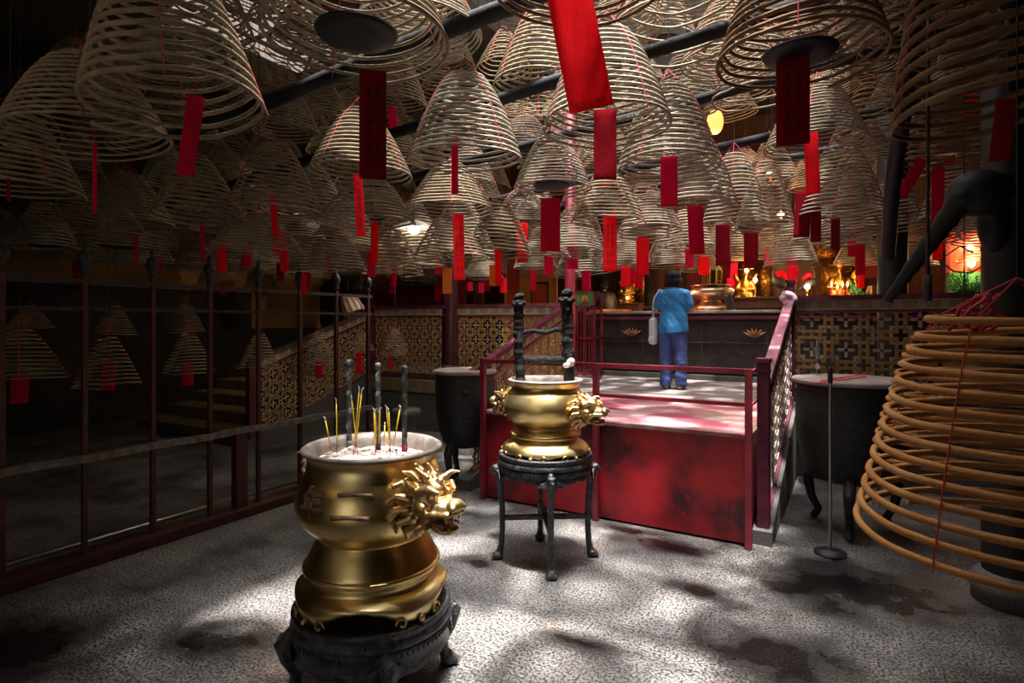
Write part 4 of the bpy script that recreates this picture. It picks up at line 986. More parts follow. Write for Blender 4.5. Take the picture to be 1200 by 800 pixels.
# crane figures with red cloth rosettes
def crane(px, py0, py1, y, label, flip=1):
    a = PYp(px, py1, y); a.z = AZ; h = PYp(px, py0, y).z - a.z; t = thing('crane_figure', label, 'figure', a, 0, 'dark crane figures on the altar'); s = h
    b = new_bm()
    ell(b, (0, 0, .50*s), (.20*s, .10*s, .12*s), (0, flip*.5, 0)); cap(b, (-.10*s*flip, 0, .58*s), (-.14*s*flip, 0, .74*s), .05*s, .032*s); cap(b, (-.14*s*flip, 0, .74*s), (-.08*s*flip, 0, .90*s), .032*s, .03*s)
    ell(b, (-.09*s*flip, 0, .93*s), (.05*s, .035*s, .038*s)); cap(b, (-.13*s*flip, 0, .93*s), (-.24*s*flip, 0, .90*s), .015*s, .005*s); cap(b, (.14*s*flip, 0, .44*s), (.27*s*flip, 0, .32*s), .05*s, .03*s)
    for q in (-.03, .05): cap(b, (q*s, q*s, .42*s), (q*s, q*s, .04*s), .016*s, .014*s)
    ell(b, (0, 0, .03*s), (.15*s, .12*s, .035*s)); organic('bird', b, soot_black, t, .012*s, 1)
    b = new_bm()
    for q in range(9): a_ = q*.7; ell(b, (.10*s*math.cos(a_), .10*s, .60*s + .13*s*math.sin(a_)), (.07*s, .04*s, .07*s), None, 10, 8)
    organic('red_rosette', b, paper_red, t, .02*s, 1); return t
crane(914, 306, 347, 10.1, 'dark crane figure with red rosette behind the step rail head')
crane(948, 309, 345, 10.15, 'dark crane figure standing over the bright altar lamp', -1)
# tan lampshade
c = PYp(1022, 336, 10.3); t = thing('table_lamp', 'unlit tan table lamp at the right end of the altar', 'lamp', (c.x, 10.3, AZ))
k = new_bm(); lathe(k, [(.10, .12), (.06, .26)], 4); link('lamp_shade', k, mat('tan_shade', (.42, .27, .12), .7), t)
k = new_bm(); lathe(k, [(.05, 0), (.05, .015), (.012, .03), (.012, .2)], 16, cap0=True, cap1=True); link('base', k, leaf_m, t, True)
# potted greens
c = PYp(1014, 349, 10.0); t = thing('potted_plant', 'low dark green plant at the right end of the altar', 'plant', (c.x, 10.12, AZ))
k = new_bm(); lathe(k, [(.06, 0), (.08, .07), (.07, .07)], 16, cap0=True, cap1=True); link('pot', k, clay, t, True)
k = new_bm(); rnd = random.Random(3)
for i in range(40):
    a = rnd.random()*6.28; e = rnd.uniform(.3, 1.3); v = Vector((math.cos(a)*math.cos(e), math.sin(a)*math.cos(e)*.6, math.sin(e)))*rnd.uniform(.08, .17); p0 = Vector((0, 0, .06)); tube(k, [p0, p0 + v*.6, p0 + v + Vector((0, 0, -.02))], [.002, .012, .001], 4)
link('foliage', k, green_p, t)
# red slatted cabinet left of the counter, with a painted lotus square
c0 = PYp(674, 420, 8.25); c1 = PYp(697, 340, 8.25); t = thing('slatted_cabinet', 'tall red slatted rack with green lotus painting left of the counter', 'cabinet', (c0.x, 8.25, PLAT_Z))
w = c1.x - c0.x; h = c1.z - PLAT_Z
k = new_bm()
for x in (0, w - .03): box(k, x, x + .03, 0, .03, 0, h); box(k, x, x + .03, .3, .33, 0, h)
for z in (0.05, .6, h - .26, h - .03): box(k, 0, w, 0, .03, z, z + .03); box(k, 0, w, .3, .33, z, z + .03)
link('frame', k, red_paint, t)
k = new_bm()
for i in range(6): x = .04 + i*(w - .08)/5.5; box(k, x, x + .014, .005, .02, .08, h - .26)
link('slats', k, wall_red, t)
k = new_bm(); box(k, .03, w - .03, .005, .02, h - .23, h - .03); link('painted_square', k, green_p, t)
k = new_bm()
for i in range(7):
    a = -1.2 + i*.4; p0 = Vector((w/2, 0, h - .19)); p1 = p0 + Vector((math.sin(a)*.09, 0, math.cos(a)*.12)); tube(k, [p0, p0.lerp(p1, .55), p1], [.004, .018, .003], 6)
link('lotus', k, door_orange, t, True)
# striped shade near the left step rail, beyond the fence
c = P(411, 357, 7.6); t = thing('striped_lantern', 'small tilted pale striped lantern beyond the fence', 'lantern', c); b = new_bm(); mats_ = [lat_white, leaf_m]
lathe(b, [(.03, .14), (.08, .12), (.13, .03), (.15, -.10), (.14, -.14)], 24, cap0=True)
for i, f in enumerate(b.faces): f.material_index = (i % 24) % 2 if len(f.verts) == 4 else 0
o = link('shade', b, mats_, t, True, rot=(0, -.5, .2))
k = new_bm(); tube(k, [(-.05, 0, .12), (-.05, 0, ZC - c.z)], .003, 5); link('cord', k, black_iron, t)

# =================================================================== people
def person(label, loc, rz, sh, tr, hr, lean=0.0, scale=1.0, arms='pray', name='person'):
    t = thing(name, label, 'person', loc, rz); t.scale = (scale,)*3
    hd = Vector((0, .02, 1.415))
    L = lambda x, y, z: Vector((x, y + lean*max(0, z - .8), z - abs(lean)*.25*max(0, z - .8)))
    b = new_bm()
    # legs and feet
    for s in (-1, 1):
        cap(b, (s*.085, 0, .78), (s*.088, .005, .43), .088, .058); cap(b, (s*.088, .005, .43), (s*.086, -.015, .08), .054, .034)
        cap(b, (s*.086, -.03, .045), (s*.098, .10, .035), .036, .032); ell(b, (s*.102, .125, .028), (.042, .045, .024))
        for q in range(5): ell(b, (s*(.075 + .014*q), .165 - .007*q, .020), (.0085, .018, .011), None, 8, 6)
    ell(b, (0, 0, .82), (.155, .105, .11)); ell(b, L(0, 0, 1.0), (.135, .10, .15)); ell(b, L(0, 0, 1.16), (.155, .10, .13))
    cap(b, L(-.13, 0, 1.225), L(.13, 0, 1.225), .045, .045); cap(b, L(0, -.005, 1.24), L(0, .01, 1.36), .052, .046)
    H = L(hd.x, hd.y, hd.z) - hd
    ell(b, H + hd, (.070, .085, .098)); ell(b, H + hd + Vector((0, .035, -.045)), (.050, .05, .055))
    ell(b, H + hd + Vector((0, .094, -.012)), (.012, .016, .020)); ell(b, H + hd + Vector((0, .080, -.05)), (.024, .012, .010))
    for s in (-1, 1):
        ell(b, H + hd + Vector((s*.072, .005, -.01)), (.010, .018, .028)); ell(b, H + hd + Vector((s*.028, .076, .012)), (.014, .010, .008))
        if arms == 'pray': el = L(s*.215, .02, 1.02); wr = L(s*.075, .235, 1.10); 
        else: el = L(s*.26, .10, 1.02); wr = L(s*.22 - .12, .30, .98)
        cap(b, L(s*.155, 0, 1.215), el, .040, .036); cap(b, el, wr, .037, .025)
        pd = (Vector((0, .35, .95)) if arms == 'pray' else Vector((0, 1, -.2))).normalized(); side = Vector((-s*.35, 0, 0)) if arms == 'pray' else Vector((0, 0, 0))
        pc = wr + pd*.045 + side*.06; ell(b, pc, (.020 if arms == 'pray' else .038, .036, .044))
        fx = pd.cross(Vector((1, 0, 0))).normalized()
        for q in range(4):
            p0 = pc + pd*.032 + fx*(.012*(q - 1.5)); ln = (.062, .072, .068, .052)[q]; cap(b, p0, p0 + pd*ln*.5, .0085, .008); cap(b, p0 + pd*ln*.5, p0 + pd*ln + Vector((-s*.008, 0, 0)), .008, .0065)
        p0 = pc - fx*.03 ; cap(b, p0 - pd*.01, p0 + pd*.035 - fx*.018, .010, .008)
    body = organic('body', b, skin, t, .0062, 2)
    # shirt
    b = new_bm(); rg = [(.735, .186, .138), (.80, .188, .138), (.90, .178, .124), (1.0, .168, .110), (1.10, .175, .112), (1.18, .182, .108), (1.24, .178, .104), (1.28, .152, .092), (1.312, .085, .074)]
    rings = []
    for (z, rx, ry) in rg:
        c = L(0, 0, z); rings.append([b.verts.new(c + Vector((rx*math.cos(2*PI*k/32)*(1 + .0*k), ry*math.sin(2*PI*k/32), .012*math.sin(2*PI*k/32 + 1) if z < .76 else 0))) for k in range(32)])
    for A, B in zip(rings, rings[1:]):
        for k in range(32): b.faces.new((A[k], A[(k+1) % 32], B[(k+1) % 32], B[k]))
    b.faces.new(rings[0][::-1]); b.faces.new(rings[-1])
    for s in (-1, 1):
        el = L(s*.215, .02, 1.02) if arms == 'pray' else L(s*.26, .10, 1.02); a0 = L(s*.150, 0, 1.222)
        cap(b, a0, a0.lerp(el, .62 if arms == 'pray' else 1), .070, .068)
    o = organic('shirt', b, sh, t, .008, 3)
    NR = [v.normal.copy() for v in o.data.vertices]
    for v in o.data.vertices:
        q = v.co; d = noise.noise(Vector((q.x*9, q.y*9, q.z*5)))*.006 + noise.noise(Vector((q.x*22 + q.z*16, q.y*14, q.z*10)))*.005
        v.co += NR[v.index]*d
    # trousers
    b = new_bm(); ell(b, (0, -.005, .80), (.160, .108, .12))
    for s in (-1, 1):
        cap(b, (s*.080, -.005, .74), (s*.094, .0, .43), .096, .082); cap(b, (s*.094, .0, .43), (s*.096, -.01, .14), .081, .074); cap(b, (s*.096, -.01, .14), (s*.096, -.005, .092), .074, .077)
    o = organic('trousers', b, tr, t, .008, 4)
    NR = [v.normal.copy() for v in o.data.vertices]
    for v in o.data.vertices:
        q = v.co; d = noise.noise(Vector((q.x*12, q.y*12, q.z*7)))*.012 + (math.sin(q.z*70 + q.x*20)*.003 if q.z < .35 else 0); v.co += NR[v.index]*d
    # hair: chin-length bob with fringe, cut clean at the nape
    b = new_bm(); c = H + hd
    ell(b, c + Vector((0, -.012, .035)), (.100, .108, .096)); ell(b, c + Vector((0, -.030, -.02)), (.108, .092, .080)); 
    if arms == 'pray': ell(b, c + Vector((0, -.030, -.050)), (.108, .080, .052)); box(b, c.x - .088, c.x + .088, c.y - .095, c.y + .02, c.z - .088, c.z - .02)
    o = organic('hair', b, hr, t, .006, 3)
    NR = [v.normal.copy() for v in o.data.vertices]
    for v in o.data.vertices: v.co += NR[v.index]*.004*noise.noise(Vector((v.co.x*60, v.co.y*60, v.co.z*8)))
    # sandals
    for s in (-1, 1):
        b = new_bm(); ell(b, (s*.094, .055, .010), (.048, .135, .012)); cap(b, (s*.055, .085, .03), (s*.14, .085, .03), .010, .010); cap(b, (s*.06, .085, .045), (s*.13, .085, .045), .011, .011); cap(b, (s*.05, -.05, .04), (s*.086, -.075, .055), .007, .007); cap(b, (s*.086, -.075, .055), (s*.125, -.05, .04), .007, .007)
        organic('sandal', b, shoe_m, t, .006, 1)
    return t
pw = PZ(789, 456, PLAT_Z); pw.z = PLAT_Z
person('woman in blue t-shirt and jeans standing with her back turned, praying at the counter', pw, math.radians(6), shirt_m, jean_m, hair_m)
# cloth bag hanging from her left shoulder
t = thing('shoulder_bag', 'pale blue cloth bag hanging at the left hip of the worshipper', 'bag', pw + Vector((-.255, -.02, .58)))
b = new_bm(); box(b, -.045, .045, -.06, .06, .0, .33, bev=.02); ell(b, (0, 0, .16), (.056, .070, .15)); ell(b, (-.004, 0, .06), (.060, .085, .07)); ell(b, (0, 0, .27), (.046, .06, .09)); organic('pouch', b, bag_m, t, .008, 2)
b = new_bm(); tube(b, [(0, .02, .34), (.0, .02, .5), (.045, .03, .62), (.10, .03, .71), (.10, -.05, .71), (.03, -.07, .60), (0, -.03, .48), (0, -.02, .34)], .010, 8); link('strap', b, bag_m, t, True)
pd_ = PYp(716, 360, 9.95); person('dark-clad person leaning behind the counter left of the worshipper', (pd_.x, 9.80, PLAT_Z + .0), math.radians(60), soot_black, soot_black, hair_m, .25, 1.13, 'reach')

# =================================================================== incense coils
def coil_mesh(name, D, H, turns, r, m, p=.62, top=.17, wob=.006, lean=0.0, seed=0, seg=44, n=6, sagz=.006):
    R = D/2; bm_ = bmesh.new(); rnd = random.Random(seed); N_ = int(turns*seg); rings = []
    ph = rnd.random()*6
    for i in range(N_ + 1):
        u = i/N_; th = 2*PI*turns*u; rad = R*(top + (1-top)*u**p); z = H*(1-u)
        rad *= 1 + wob*math.sin(th*1.0 + ph + 3*u) + .006*noise.noise(Vector((th*.31, seed, 2)))
        z += -sagz*(1 - abs(math.sin(2*th)))*(.4 + u) + .006*noise.noise(Vector((th*.22, seed, 7))) + .008*math.sin(th + ph)*u
        cx = lean*(1-u)
        c = Vector((rad*math.cos(th) + cx, rad*math.sin(th), z)); er = Vector((math.cos(th), math.sin(th), 0)); ez = Vector((0, 0, 1))
        rr = r*(1 + .12*noise.noise(Vector((th*1.7, seed, 11))))
        rings.append([bm_.verts.new(c + (er*math.cos(2*PI*k/n) + ez*math.sin(2*PI*k/n))*rr) for k in range(n)])
    for A, B in zip(rings, rings[1:]):
        for k in range(n): bm_.faces.new((A[k], B[k], B[(k+1) % n], A[(k+1) % n]))
    bm_.faces.new(rings[0]); bm_.faces.new(rings[-1][::-1])
    # knots where the threads cross the rings
    me = bpy.data.meshes.new(name); bm_.normal_update(); bm_.to_mesh(me); bm_.free(); me.materials.append(m)
    for q in me.polygons: q.use_smooth = True
    th_ms = []
    for q in range(4):
        tb = bmesh.new(); pts = []; a0 = PI/2*q + .35
        pts.append(Vector((lean, 0, H + .10)))
        for i in range(int(turns) + 1):
            u = i/turns; u2 = min(1, u + (a0/(2*PI))/turns); rad = R*(top + (1-top)*u2**p) + r
            pts.append(Vector((rad*math.cos(a0) + lean*(1-u2), rad*math.sin(a0), H*(1-u2))))
        tube(tb, pts, .0022, 4); mt = bpy.data.meshes.new('thread'); tb.to_mesh(mt); tb.free(); mt.materials.append(thread_red); th_ms.append(mt)
    bpy_all = bmesh.new()
    for mt in th_ms: bpy_all.from_mesh(mt)
    mall = bpy.data.meshes.new('threads'); bpy_all.to_mesh(mall); bpy_all.free(); mall.materials.append(thread_red)
    return dict(me=me, th=th_ms, all=mall, H=H, D=D, lean=lean)
V = {
 'bell':  coil_mesh('incense_spiral', .70, .52, 16, .0078, coil_grey, .60, .20, seed=1),
 'bell2': coil_mesh('incense_spiral', .70, .50, 15, .0078, coil_tan, .70, .18, seed=2, wob=.012),
 'wide':  coil_mesh('incense_spiral', .74, .40, 13, .0080, coil_tan, .75, .16, seed=3, lean=.03, wob=.012),
 'tall':  coil_mesh('incense_spiral', .68, .66, 18, .0075, coil_grey, .66, .20, seed=4, lean=-.03, sagz=.010),
 'brown': coil_mesh('incense_spiral', .74, .50, 14, .0085, coil_brown, .62, .22, seed=5, wob=.015),
 'big':   coil_mesh('incense_spiral', .74, .52, 14, .0085, coil_tan, .62, .22, seed=6, wob=.010, seg=60, n=8),
 'loose': coil_mesh('incense_spiral', .72, .62, 10, .0080, coil_tan, .80, .16, seed=7, wob=.02, sagz=.012),
 'small': coil_mesh('incense_spiral', .50, .36, 12, .0062, coil_tan, .85, .20, seed=8),
 'fore':  coil_mesh('incense_spiral', .80, .60, 14, .0100, coil_ochre, .72, .50, seed=9, seg=90, n=10, sagz=.004, wob=.004),
 'far':   coil_mesh('incense_spiral', .68, .46, 13, .0085, coil_grey, .62, .20, seed=10, seg=32, n=5, wob=.012),
 'far2':  coil_mesh('incense_spiral', .66, .52, 14, .0085, coil_tan, .75, .18, seed=11, seg=32, n=5, wob=.015, lean=.04),
}
def simple(name, bm_, m):
    me = bpy.data.meshes.new(name); bm_.normal_update(); bm_.to_mesh(me); bm_.free(); me.materials.append(m); return me
def smooth_me(me):
    for q in me.polygons: q.use_smooth = True
    return me
b = new_bm(); tube(b, [(0, 0, 0), (0, 0, 1)], .0025, 4); M_WIRE = simple('hanging_wire', b, black_iron)
b = new_bm(); tube(b, [(0, 0, 0), (0, 0, 1)], .0015, 4); M_STRING = simple('tag_string', b, thread_red)
b = new_bm(); lathe(b, [(.001, -.012), (.10, -.014), (.155, -.004), (.165, .012), (.158, .012), (.10, 0), (.001, .0)], 36); M_TRAY = smooth_me(simple('ash_tray', b, soot_black))
def paper(m, curl, seed):
    bm_ = bmesh.new(); nx, nz = 4, 10; g = {}
    for s in (0, 1):
        for i in range(nx+1):
            for j in range(nz+1):
                x = i/nx - .5; z = -j/nz
                y = curl*(x*x*1.2 - .2*math.sin(z*3 + seed)) + .02*noise.noise(Vector((x*3, z*3, seed))) + s*.006
                g[s, i, j] = bm_.verts.new((x, y, z))
    for i in range(nx):
        for j in range(nz):
            bm_.faces.new((g[0,i,j], g[0,i,j+1], g[0,i+1,j+1], g[0,i+1,j])); bm_.faces.new((g[1,i,j], g[1,i+1,j], g[1,i+1,j+1], g[1,i,j+1]))
    for i in range(nx): bm_.faces.new((g[0,i,0], g[0,i+1,0], g[1,i+1,0], g[1,i,0])); bm_.faces.new((g[0,i,nz], g[1,i,nz], g[1,i+1,nz], g[0,i+1,nz]))
    for j in range(nz): bm_.faces.new((g[0,0,j], g[1,0,j], g[1,0,j+1], g[0,0,j+1])); bm_.faces.new((g[0,nx,j], g[0,nx,j+1], g[1,nx,j+1], g[1,nx,j]))
    return smooth_me(simple('prayer_slip', bm_, m))
SLIPS = {'r': [paper(paper_red, .10, k) for k in range(2)], 'c': [paper(paper_crimson, .10, k) for k in range(3)], 'd': [paper(paper_dark, .06, k) for k in range(2)], 'o': [paper(paper_orange, .06, 1)]}
def char_mesh(cols, rows, seed, y0, y1, s=.085):
    rnd = random.Random(seed); bm_ = bmesh.new()
    for i in range(cols):
        for j in range(rows):
            cx = (i + 1)/(cols + 1) - .5; cz = -(y0 + (y1-y0)*(j+.5)/rows); hx = s*.5; hz = (y1-y0)/rows*.36; w = .012; wz = hz*.22
            def st(x0, x1, z0, z1): box(bm_, cx + x0, cx + x1, -.016 - .006, .002, cz + z0, cz + z1)
            st(-hx, hx, hz*.55, hz*.55 + wz); st(-w/2, w/2, -hz, hz)
            if rnd.random() < .7: st(-hx*.8, hx*.8, -.1*hz, -.1*hz + wz)
            if rnd.random() < .5: st(-hx, hx, -hz, -hz + wz)
            if rnd.random() < .5: st(-hx, -hx + w, -hz*.8, hz*.6)
            if rnd.random() < .5: st(hx - w, hx, -hz*.8, hz*.6)
    return simple('writing', bm_, ink)
WRIT = [char_mesh(2, 6, 1, .15, .9, .16), char_mesh(1, 7, 2, .1, .9, .3), char_mesh(3, 5, 3, .2, .9, .14)]
WSMALL = char_mesh(5, 1, 4, .93, .955, .05)
def inst(name, me, parent, loc=(0, 0, 0), rot=(0, 0, 0), sc=(1, 1, 1)):
    o = bpy.data.objects.new(name, me); COL.objects.link(o); o.parent = parent; o.location = loc; o.rotation_euler = rot; o.scale = sc; return o
PLACED = []
def coil(label, loc, kind, group, D=None, H=None, rz=0.0, tilt=(0, 0), threads=True, wire_top=None, tray=False, slips=(), mat_over=None):
    v = V[kind]; s = (D/v['D']) if D else 1.0; hs = (H/v['H']) if H else s
    t = thing('incense_coil', label, 'incense coil', loc, 0, group)
    sp = inst('incense_spiral', v['me'], t, (0, 0, 0), (tilt[0], tilt[1], rz), (s, s, hs))
    Ht = v['H']*hs
    if threads:
        for m_ in v['th']: inst('thread', m_, t, (0, 0, 0), (tilt[0], tilt[1], rz), (s, s, hs))
    else: inst('threads', v['all'], t, (0, 0, 0), (tilt[0], tilt[1], rz), (s, s, hs))
    lx = v['lean']*s; top = Vector((lx*math.cos(rz), lx*math.sin(rz), Ht + .08*hs))
    wt = wire_top if wire_top else ZC - loc[2]
    inst('hanging_wire', M_WIRE, t, top, (0, 0, 0), (1, 1, max(.1, wt - top.z)))
    if tray: inst('ash_tray', M_TRAY, t, (0, 0, .03), (tilt[0]*.5, tilt[1], 0), (1, 1, 1))
    for sl in slips:
        (off, w, h, key, tl, yaw, wr) = sl; ms = SLIPS[key]; me = ms[int(abs(loc[0])*7) % len(ms)]
        q = inst('prayer_slip', me, t, off, (0, tl, yaw), (w, w*.5, h))
        if wr is not None: inst('writing', WSMALL if wr == 9 else WRIT[wr], q)
        L_ = max(.02, Ht*.3 - off.z); inst('slip_string', M_STRING, t, off - Vector((0, 0, .004)), (0, 0, 0), (1, 1, L_))
    PLACED.append((Vector(loc), (D or v['D'])/2, Ht)); return t
def free(c, R, H, k=.90):
    for (q, r, h) in PLACED:
        if (q.xy - c.xy).length < (R + r)*k and c.z < q.z + h*.93 and q.z < c.z + H*.93: return False
    return True
def put(px, yt, yb, w, kind, label, slips=(), D=.70, tray=False, d=None, tilt=(0, 0), rz=None, group='incense coils hanging in the near rows', threads=True, dtag=0):
    u = (px-600)/FOC; k = math.sqrt(1+u*u)
    if d is None: d = FOC*D*k/w
    else: D = w*d/(FOC*k)
    for f in (1, 1.04, .96, 1.08, .93, 1.13, .90, 1.18, 1.24, 1.30, 1.36):      # step back or forward until it hangs clear of its neighbours
        d2 = d*f; c = P(px, yb, d2); H = P(px, yt, d2).z - c.z
        if free(c, D*f/2, H): d = d2; D *= f; break
    else: c = P(px, yb, d); H = P(px, yt, d).z - c.z; print('CROWDED', label)
    yawc = math.atan2(c.y, c.x) - PI/2
    S = []
    for (x, y0, y1, sw, key, *r) in slips:
        tl = r[0] if r else 0.0; wr = r[1] if len(r) > 1 else (0 if sw > 9 else None); dt = d + (r[2] if len(r) > 2 else 0)
        q = P(x, y0, dt); hh = (y1-y0)*dt/FOC; ww = max(.018, sw*dt/FOC/k); S.append((q - c, ww, hh, key, tl, yawc, wr))
    return coil(label, c, kind, group, D, H, random.random()*6.28 if rz is None else rz, tilt, threads, None, tray, S)

put(208, -62, 130, 222, 'big', 'huge tan coil at upper left, drooping over the others with a hanging crimson slip', [(230, 112, 208, 21, 'c', .12, None)], .74, tilt=(0, .10))
put(105, 68, 165, 212, 'big', 'broad tan cone coil at far left under the huge upper left one', [(111, 168, 250, 4, 'c', 0, None)], .74, tilt=(0, .08))
put(12, 130, 222, 190, 'big', 'dark coil cut by the left picture edge beside the broad cone', [(10, 205, 236, 3, 'd')], .74)
put(418, -85, 50, 222, 'big', 'large coil at top left centre with black ash tray and long maroon slip', [(437, 82, 210, 32, 'd', 0, 0)], .74, tray=True)
put(545, 88, 190, 134, 'bell', 'neat pale bell coil below the first roof pole with edge-on slip', [(533, 160, 228, 8, 'c', 0, None)], .70)
put(422, 128, 205, 122, 'bell2', 'tan bell coil behind the long maroon slip, with striped red slip', [(419, 205, 277, 11, 'r', -.06, 1)], .70)
put(647, 160, 222, 90, 'bell', 'pale coil with black tray and broad crimson slip just right of centre', [(645, 232, 295, 23, 'c', 0, None)], .66, tray=True)
put(711, 35, 150, 150, 'bell', 'tall pale bell coil directly behind the bright red slip, maroon slip below', [(709, 128, 210, 27, 'd', 0, None)], .72)
put(783, 100, 198, 122, 'bell', 'pale coil right of the tall bell coil, crimson slip beneath', [(784, 183, 242, 20, 'c', 0, None)], .70)
put(937, -75, 72, 206, 'brown', 'big brown coil with black tray and wide maroon slip at upper right', [(929, 50, 170, 40, 'd', .0, 0)], .74, tray=True)
put(680, -150, -18, 215, 'brown', 'coil cut by the top edge carrying the brightest long red slip', [(664, -22, 132, 52, 'r', -.19, 9)], .74, tray=False)
put(712, 198, 262, 88, 'bell2', 'pale coil centre right with striped crimson slip, under the maroon one', [(715, 250, 318, 16, 'r', 0, 0)], .68)
put(955, 95, 172, 125, 'tall', 'greyish coil behind the wide maroon slip, bright striped slip to its right', [(950, 155, 228, 17, 'r', -.04, None)], .70)
put(815, 158, 240, 95, 'bell', 'pale bell coil above the long tilted crimson slip right of centre', [(814, 241, 298, 18, 'c', -.05, None)], .70)
put(757, 212, 280, 64, 'bell', 'narrow pale coil above the worshipper with streaked red slip', [(753, 278, 322, 15, 'r', 0, None)], .66)
put(862, 180, 262, 80, 'tall', 'pale coil right of the tilted crimson slip, maroon slip beneath', [(847, 263, 311, 17, 'd', 0, None)], .68)
put(795, 245, 282, 45, 'far', 'small pale coil with crimson slip just above the worshipper\'s head', [(793, 279, 315, 14, 'c')], .62)
put(895, 190, 270, 74, 'tall', 'pale coil above the dark slip near the altar lamps', [(880, 272, 314, 17, 'd', 0, None)], .66)
put(682, 230, 288, 54, 'bell2', 'small coil left of the crimson striped one, slip with writing', [(671, 274, 315, 13, 'c', 0, 0)], .60)
put(612, 222, 262, 66, 'bell', 'small pale coil with red striped slip left of the tray coil', [(612, 261, 307, 13, 'r', 0, None)], .64)
put(585, 232, 298, 76, 'bell2', 'tan coil with paired red and orange slips left of centre', [(584, 292, 334, 8, 'r', 0, None), (578, 310, 335, 9, 'o', 0, None, .2)], .66)
put(528, 190, 248, 104, 'bell2', 'tan coil left of centre with wide striped red slip below it', [(537, 251, 328, 13, 'r', -.02, 0)], .70)
put(528, 252, 303, 88, 'wide', 'lower coil under the wide striped slip, orange slip below', [(524, 314, 344, 11, 'o', 0, None)], .66)
put(430, 206, 262, 118, 'wide', 'broad tan coil behind the striped slip of the tan bell coil', [(439, 260, 308, 9, 'r', 0, None), (435, 294, 325, 10, 'c', 0, None, .2)], .80)
put(322, 168, 248, 116, 'bell2', 'tan coil left of centre with two narrow striped red slips', [(320, 227, 295, 8, 'r', -.05, None), (331, 270, 318, 10, 'r', -.05, 1, .3)], .70)
put(234, 182, 256, 116, 'wide', 'tan coil between the two narrow striped slips and the left cone', [(260, 283, 320, 12, 'r', 0, None), (237, 264, 304, 5, 'c', 0, None)], .70)
put(152, 204, 262, 112, 'bell2', 'dim coil hanging under the broad far left cone', [(160, 275, 312, 4, 'c', 0, None)], .70)
put(300, 252, 296, 120, 'wide', 'broad low coil at left just above the fence finials', [], .80)
put(460, 268, 322, 74, 'wide', 'low tan coil left of centre beside the white shaded lamp', [(462, 313, 335, 6, 'c', 0, None)], .66)
put(388, 262, 318, 84, 'bell2', 'low tan coil over the middle fence posts', [(385, 297, 320, 3, 'c', 0, None), (356, 321, 345, 6, 'r', 0, None)], .66)
put(740, 286, 314, 42, 'far', 'small far coil with two crimson slips left of the worshipper', [(740, 314, 333, 10, 'c', 0, None), (749, 318, 338, 9, 'c', 0, None, .1)], .60)
put(640, 262, 303, 60, 'far2', 'small far coil above the right charred post', [(643, 299, 323, 11, 'c', 0, None)], .62)
put(692, 282, 320, 44, 'far', 'small far coil above the red slatted rack', [(687, 313, 340, 11, 'c', 0, None)], .60)
put(565, 300, 326, 50, 'far', 'small far coil above the left charred post', [(551, 330, 341, 7, 'c', 0, None), (564, 331, 343, 7, 'c', 0, None), (590, 326, 343, 8, 'r', 0, None)], .60)
put(826, 262, 300, 46, 'far', 'small far coil over the bronze censer', [(825, 299, 322, 13, 'r', 0, None)], .60)
put(858, 275, 308, 44, 'far2', 'small far coil right of the bronze censer', [(858, 308, 337, 13, 'c', 0, None)], .60)
put(902, 265, 300, 50, 'far', 'small far coil left of the crane figures', [(901, 291, 313, 12, 'c', 0, None)], .60)
put(930, 258, 304, 56, 'far2', 'small far coil above the crane figure with red rosette', [(928, 297, 326, 12, 'c', 0, None)], .62)
put(985, 165, 252, 108, 'tall', 'tall stretched grey coil at right with two long maroon slips', [(942, 223, 278, 20, 'd', .05, None), (956, 240, 283, 13, 'd', 0, None, .1), (979, 256, 292, 11, 'd', 0, 0)], .70)
put(1000, 205, 290, 72, 'tall', 'grey coil at the right end above the framed plaque', [(998, 270, 300, 10, 'c', 0, None), (1008, 284, 322, 12, 'c', 0, 0)], .64)
put(1178, -120, 130, 300, 'brown', 'large dark brown coil filling the upper right corner', [(1180, 116, 188, 26, 'd', .10, 0)], .76, tilt=(0, -.12))
put(1118, 95, 190, 150, 'brown', 'brown coil under the corner coil with red slips by the iron rod', [(1082, 186, 234, 16, 'c', .5, None), (1099, 196, 280, 16, 'c', 0, None)], .72)
put(1092, 235, 284, 70, 'brown', 'small dark coil low beside the black column', [(1082, 284, 312, 9, 'd', 0, None)], .60)
put(800, -95, 42, 185, 'loose', 'loose open coil with wide rings at the top right of centre', [], .74)
put(1085, -85, 55, 180, 'loose', 'loose pale coil behind the slanted post at the top', [], .74)
put(632, 12, 100, 108, 'bell2', 'tan coil high left of the bright red slip between the poles', [], .72)
put(490, -40, 42, 150, 'bell', 'coil high above the neat bell coil by the first pole', [], .72)
put(890, 20, 118, 118, 'loose', 'loose coil behind the big brown one at its left', [], .72)
put(1020, 95, 168, 105, 'loose', 'loose coil by the foot of the slanted post', [], .72)
put(1020, -30, 60, 130, 'loose', 'loose pale coil left of the slanted post top', [], .72)
# foreground coils at lower right
put(1192, 370, 640, 440, 'fore', 'big ochre coil in the right foreground with thick rings', [], .80, rz=2.2, tilt=(0, .0), group='large foreground coils')
put(1130, 392, 540, 235, 'fore', 'second ochre coil partly hidden behind the foreground one', [], .74, rz=.6, group='large foreground coils')
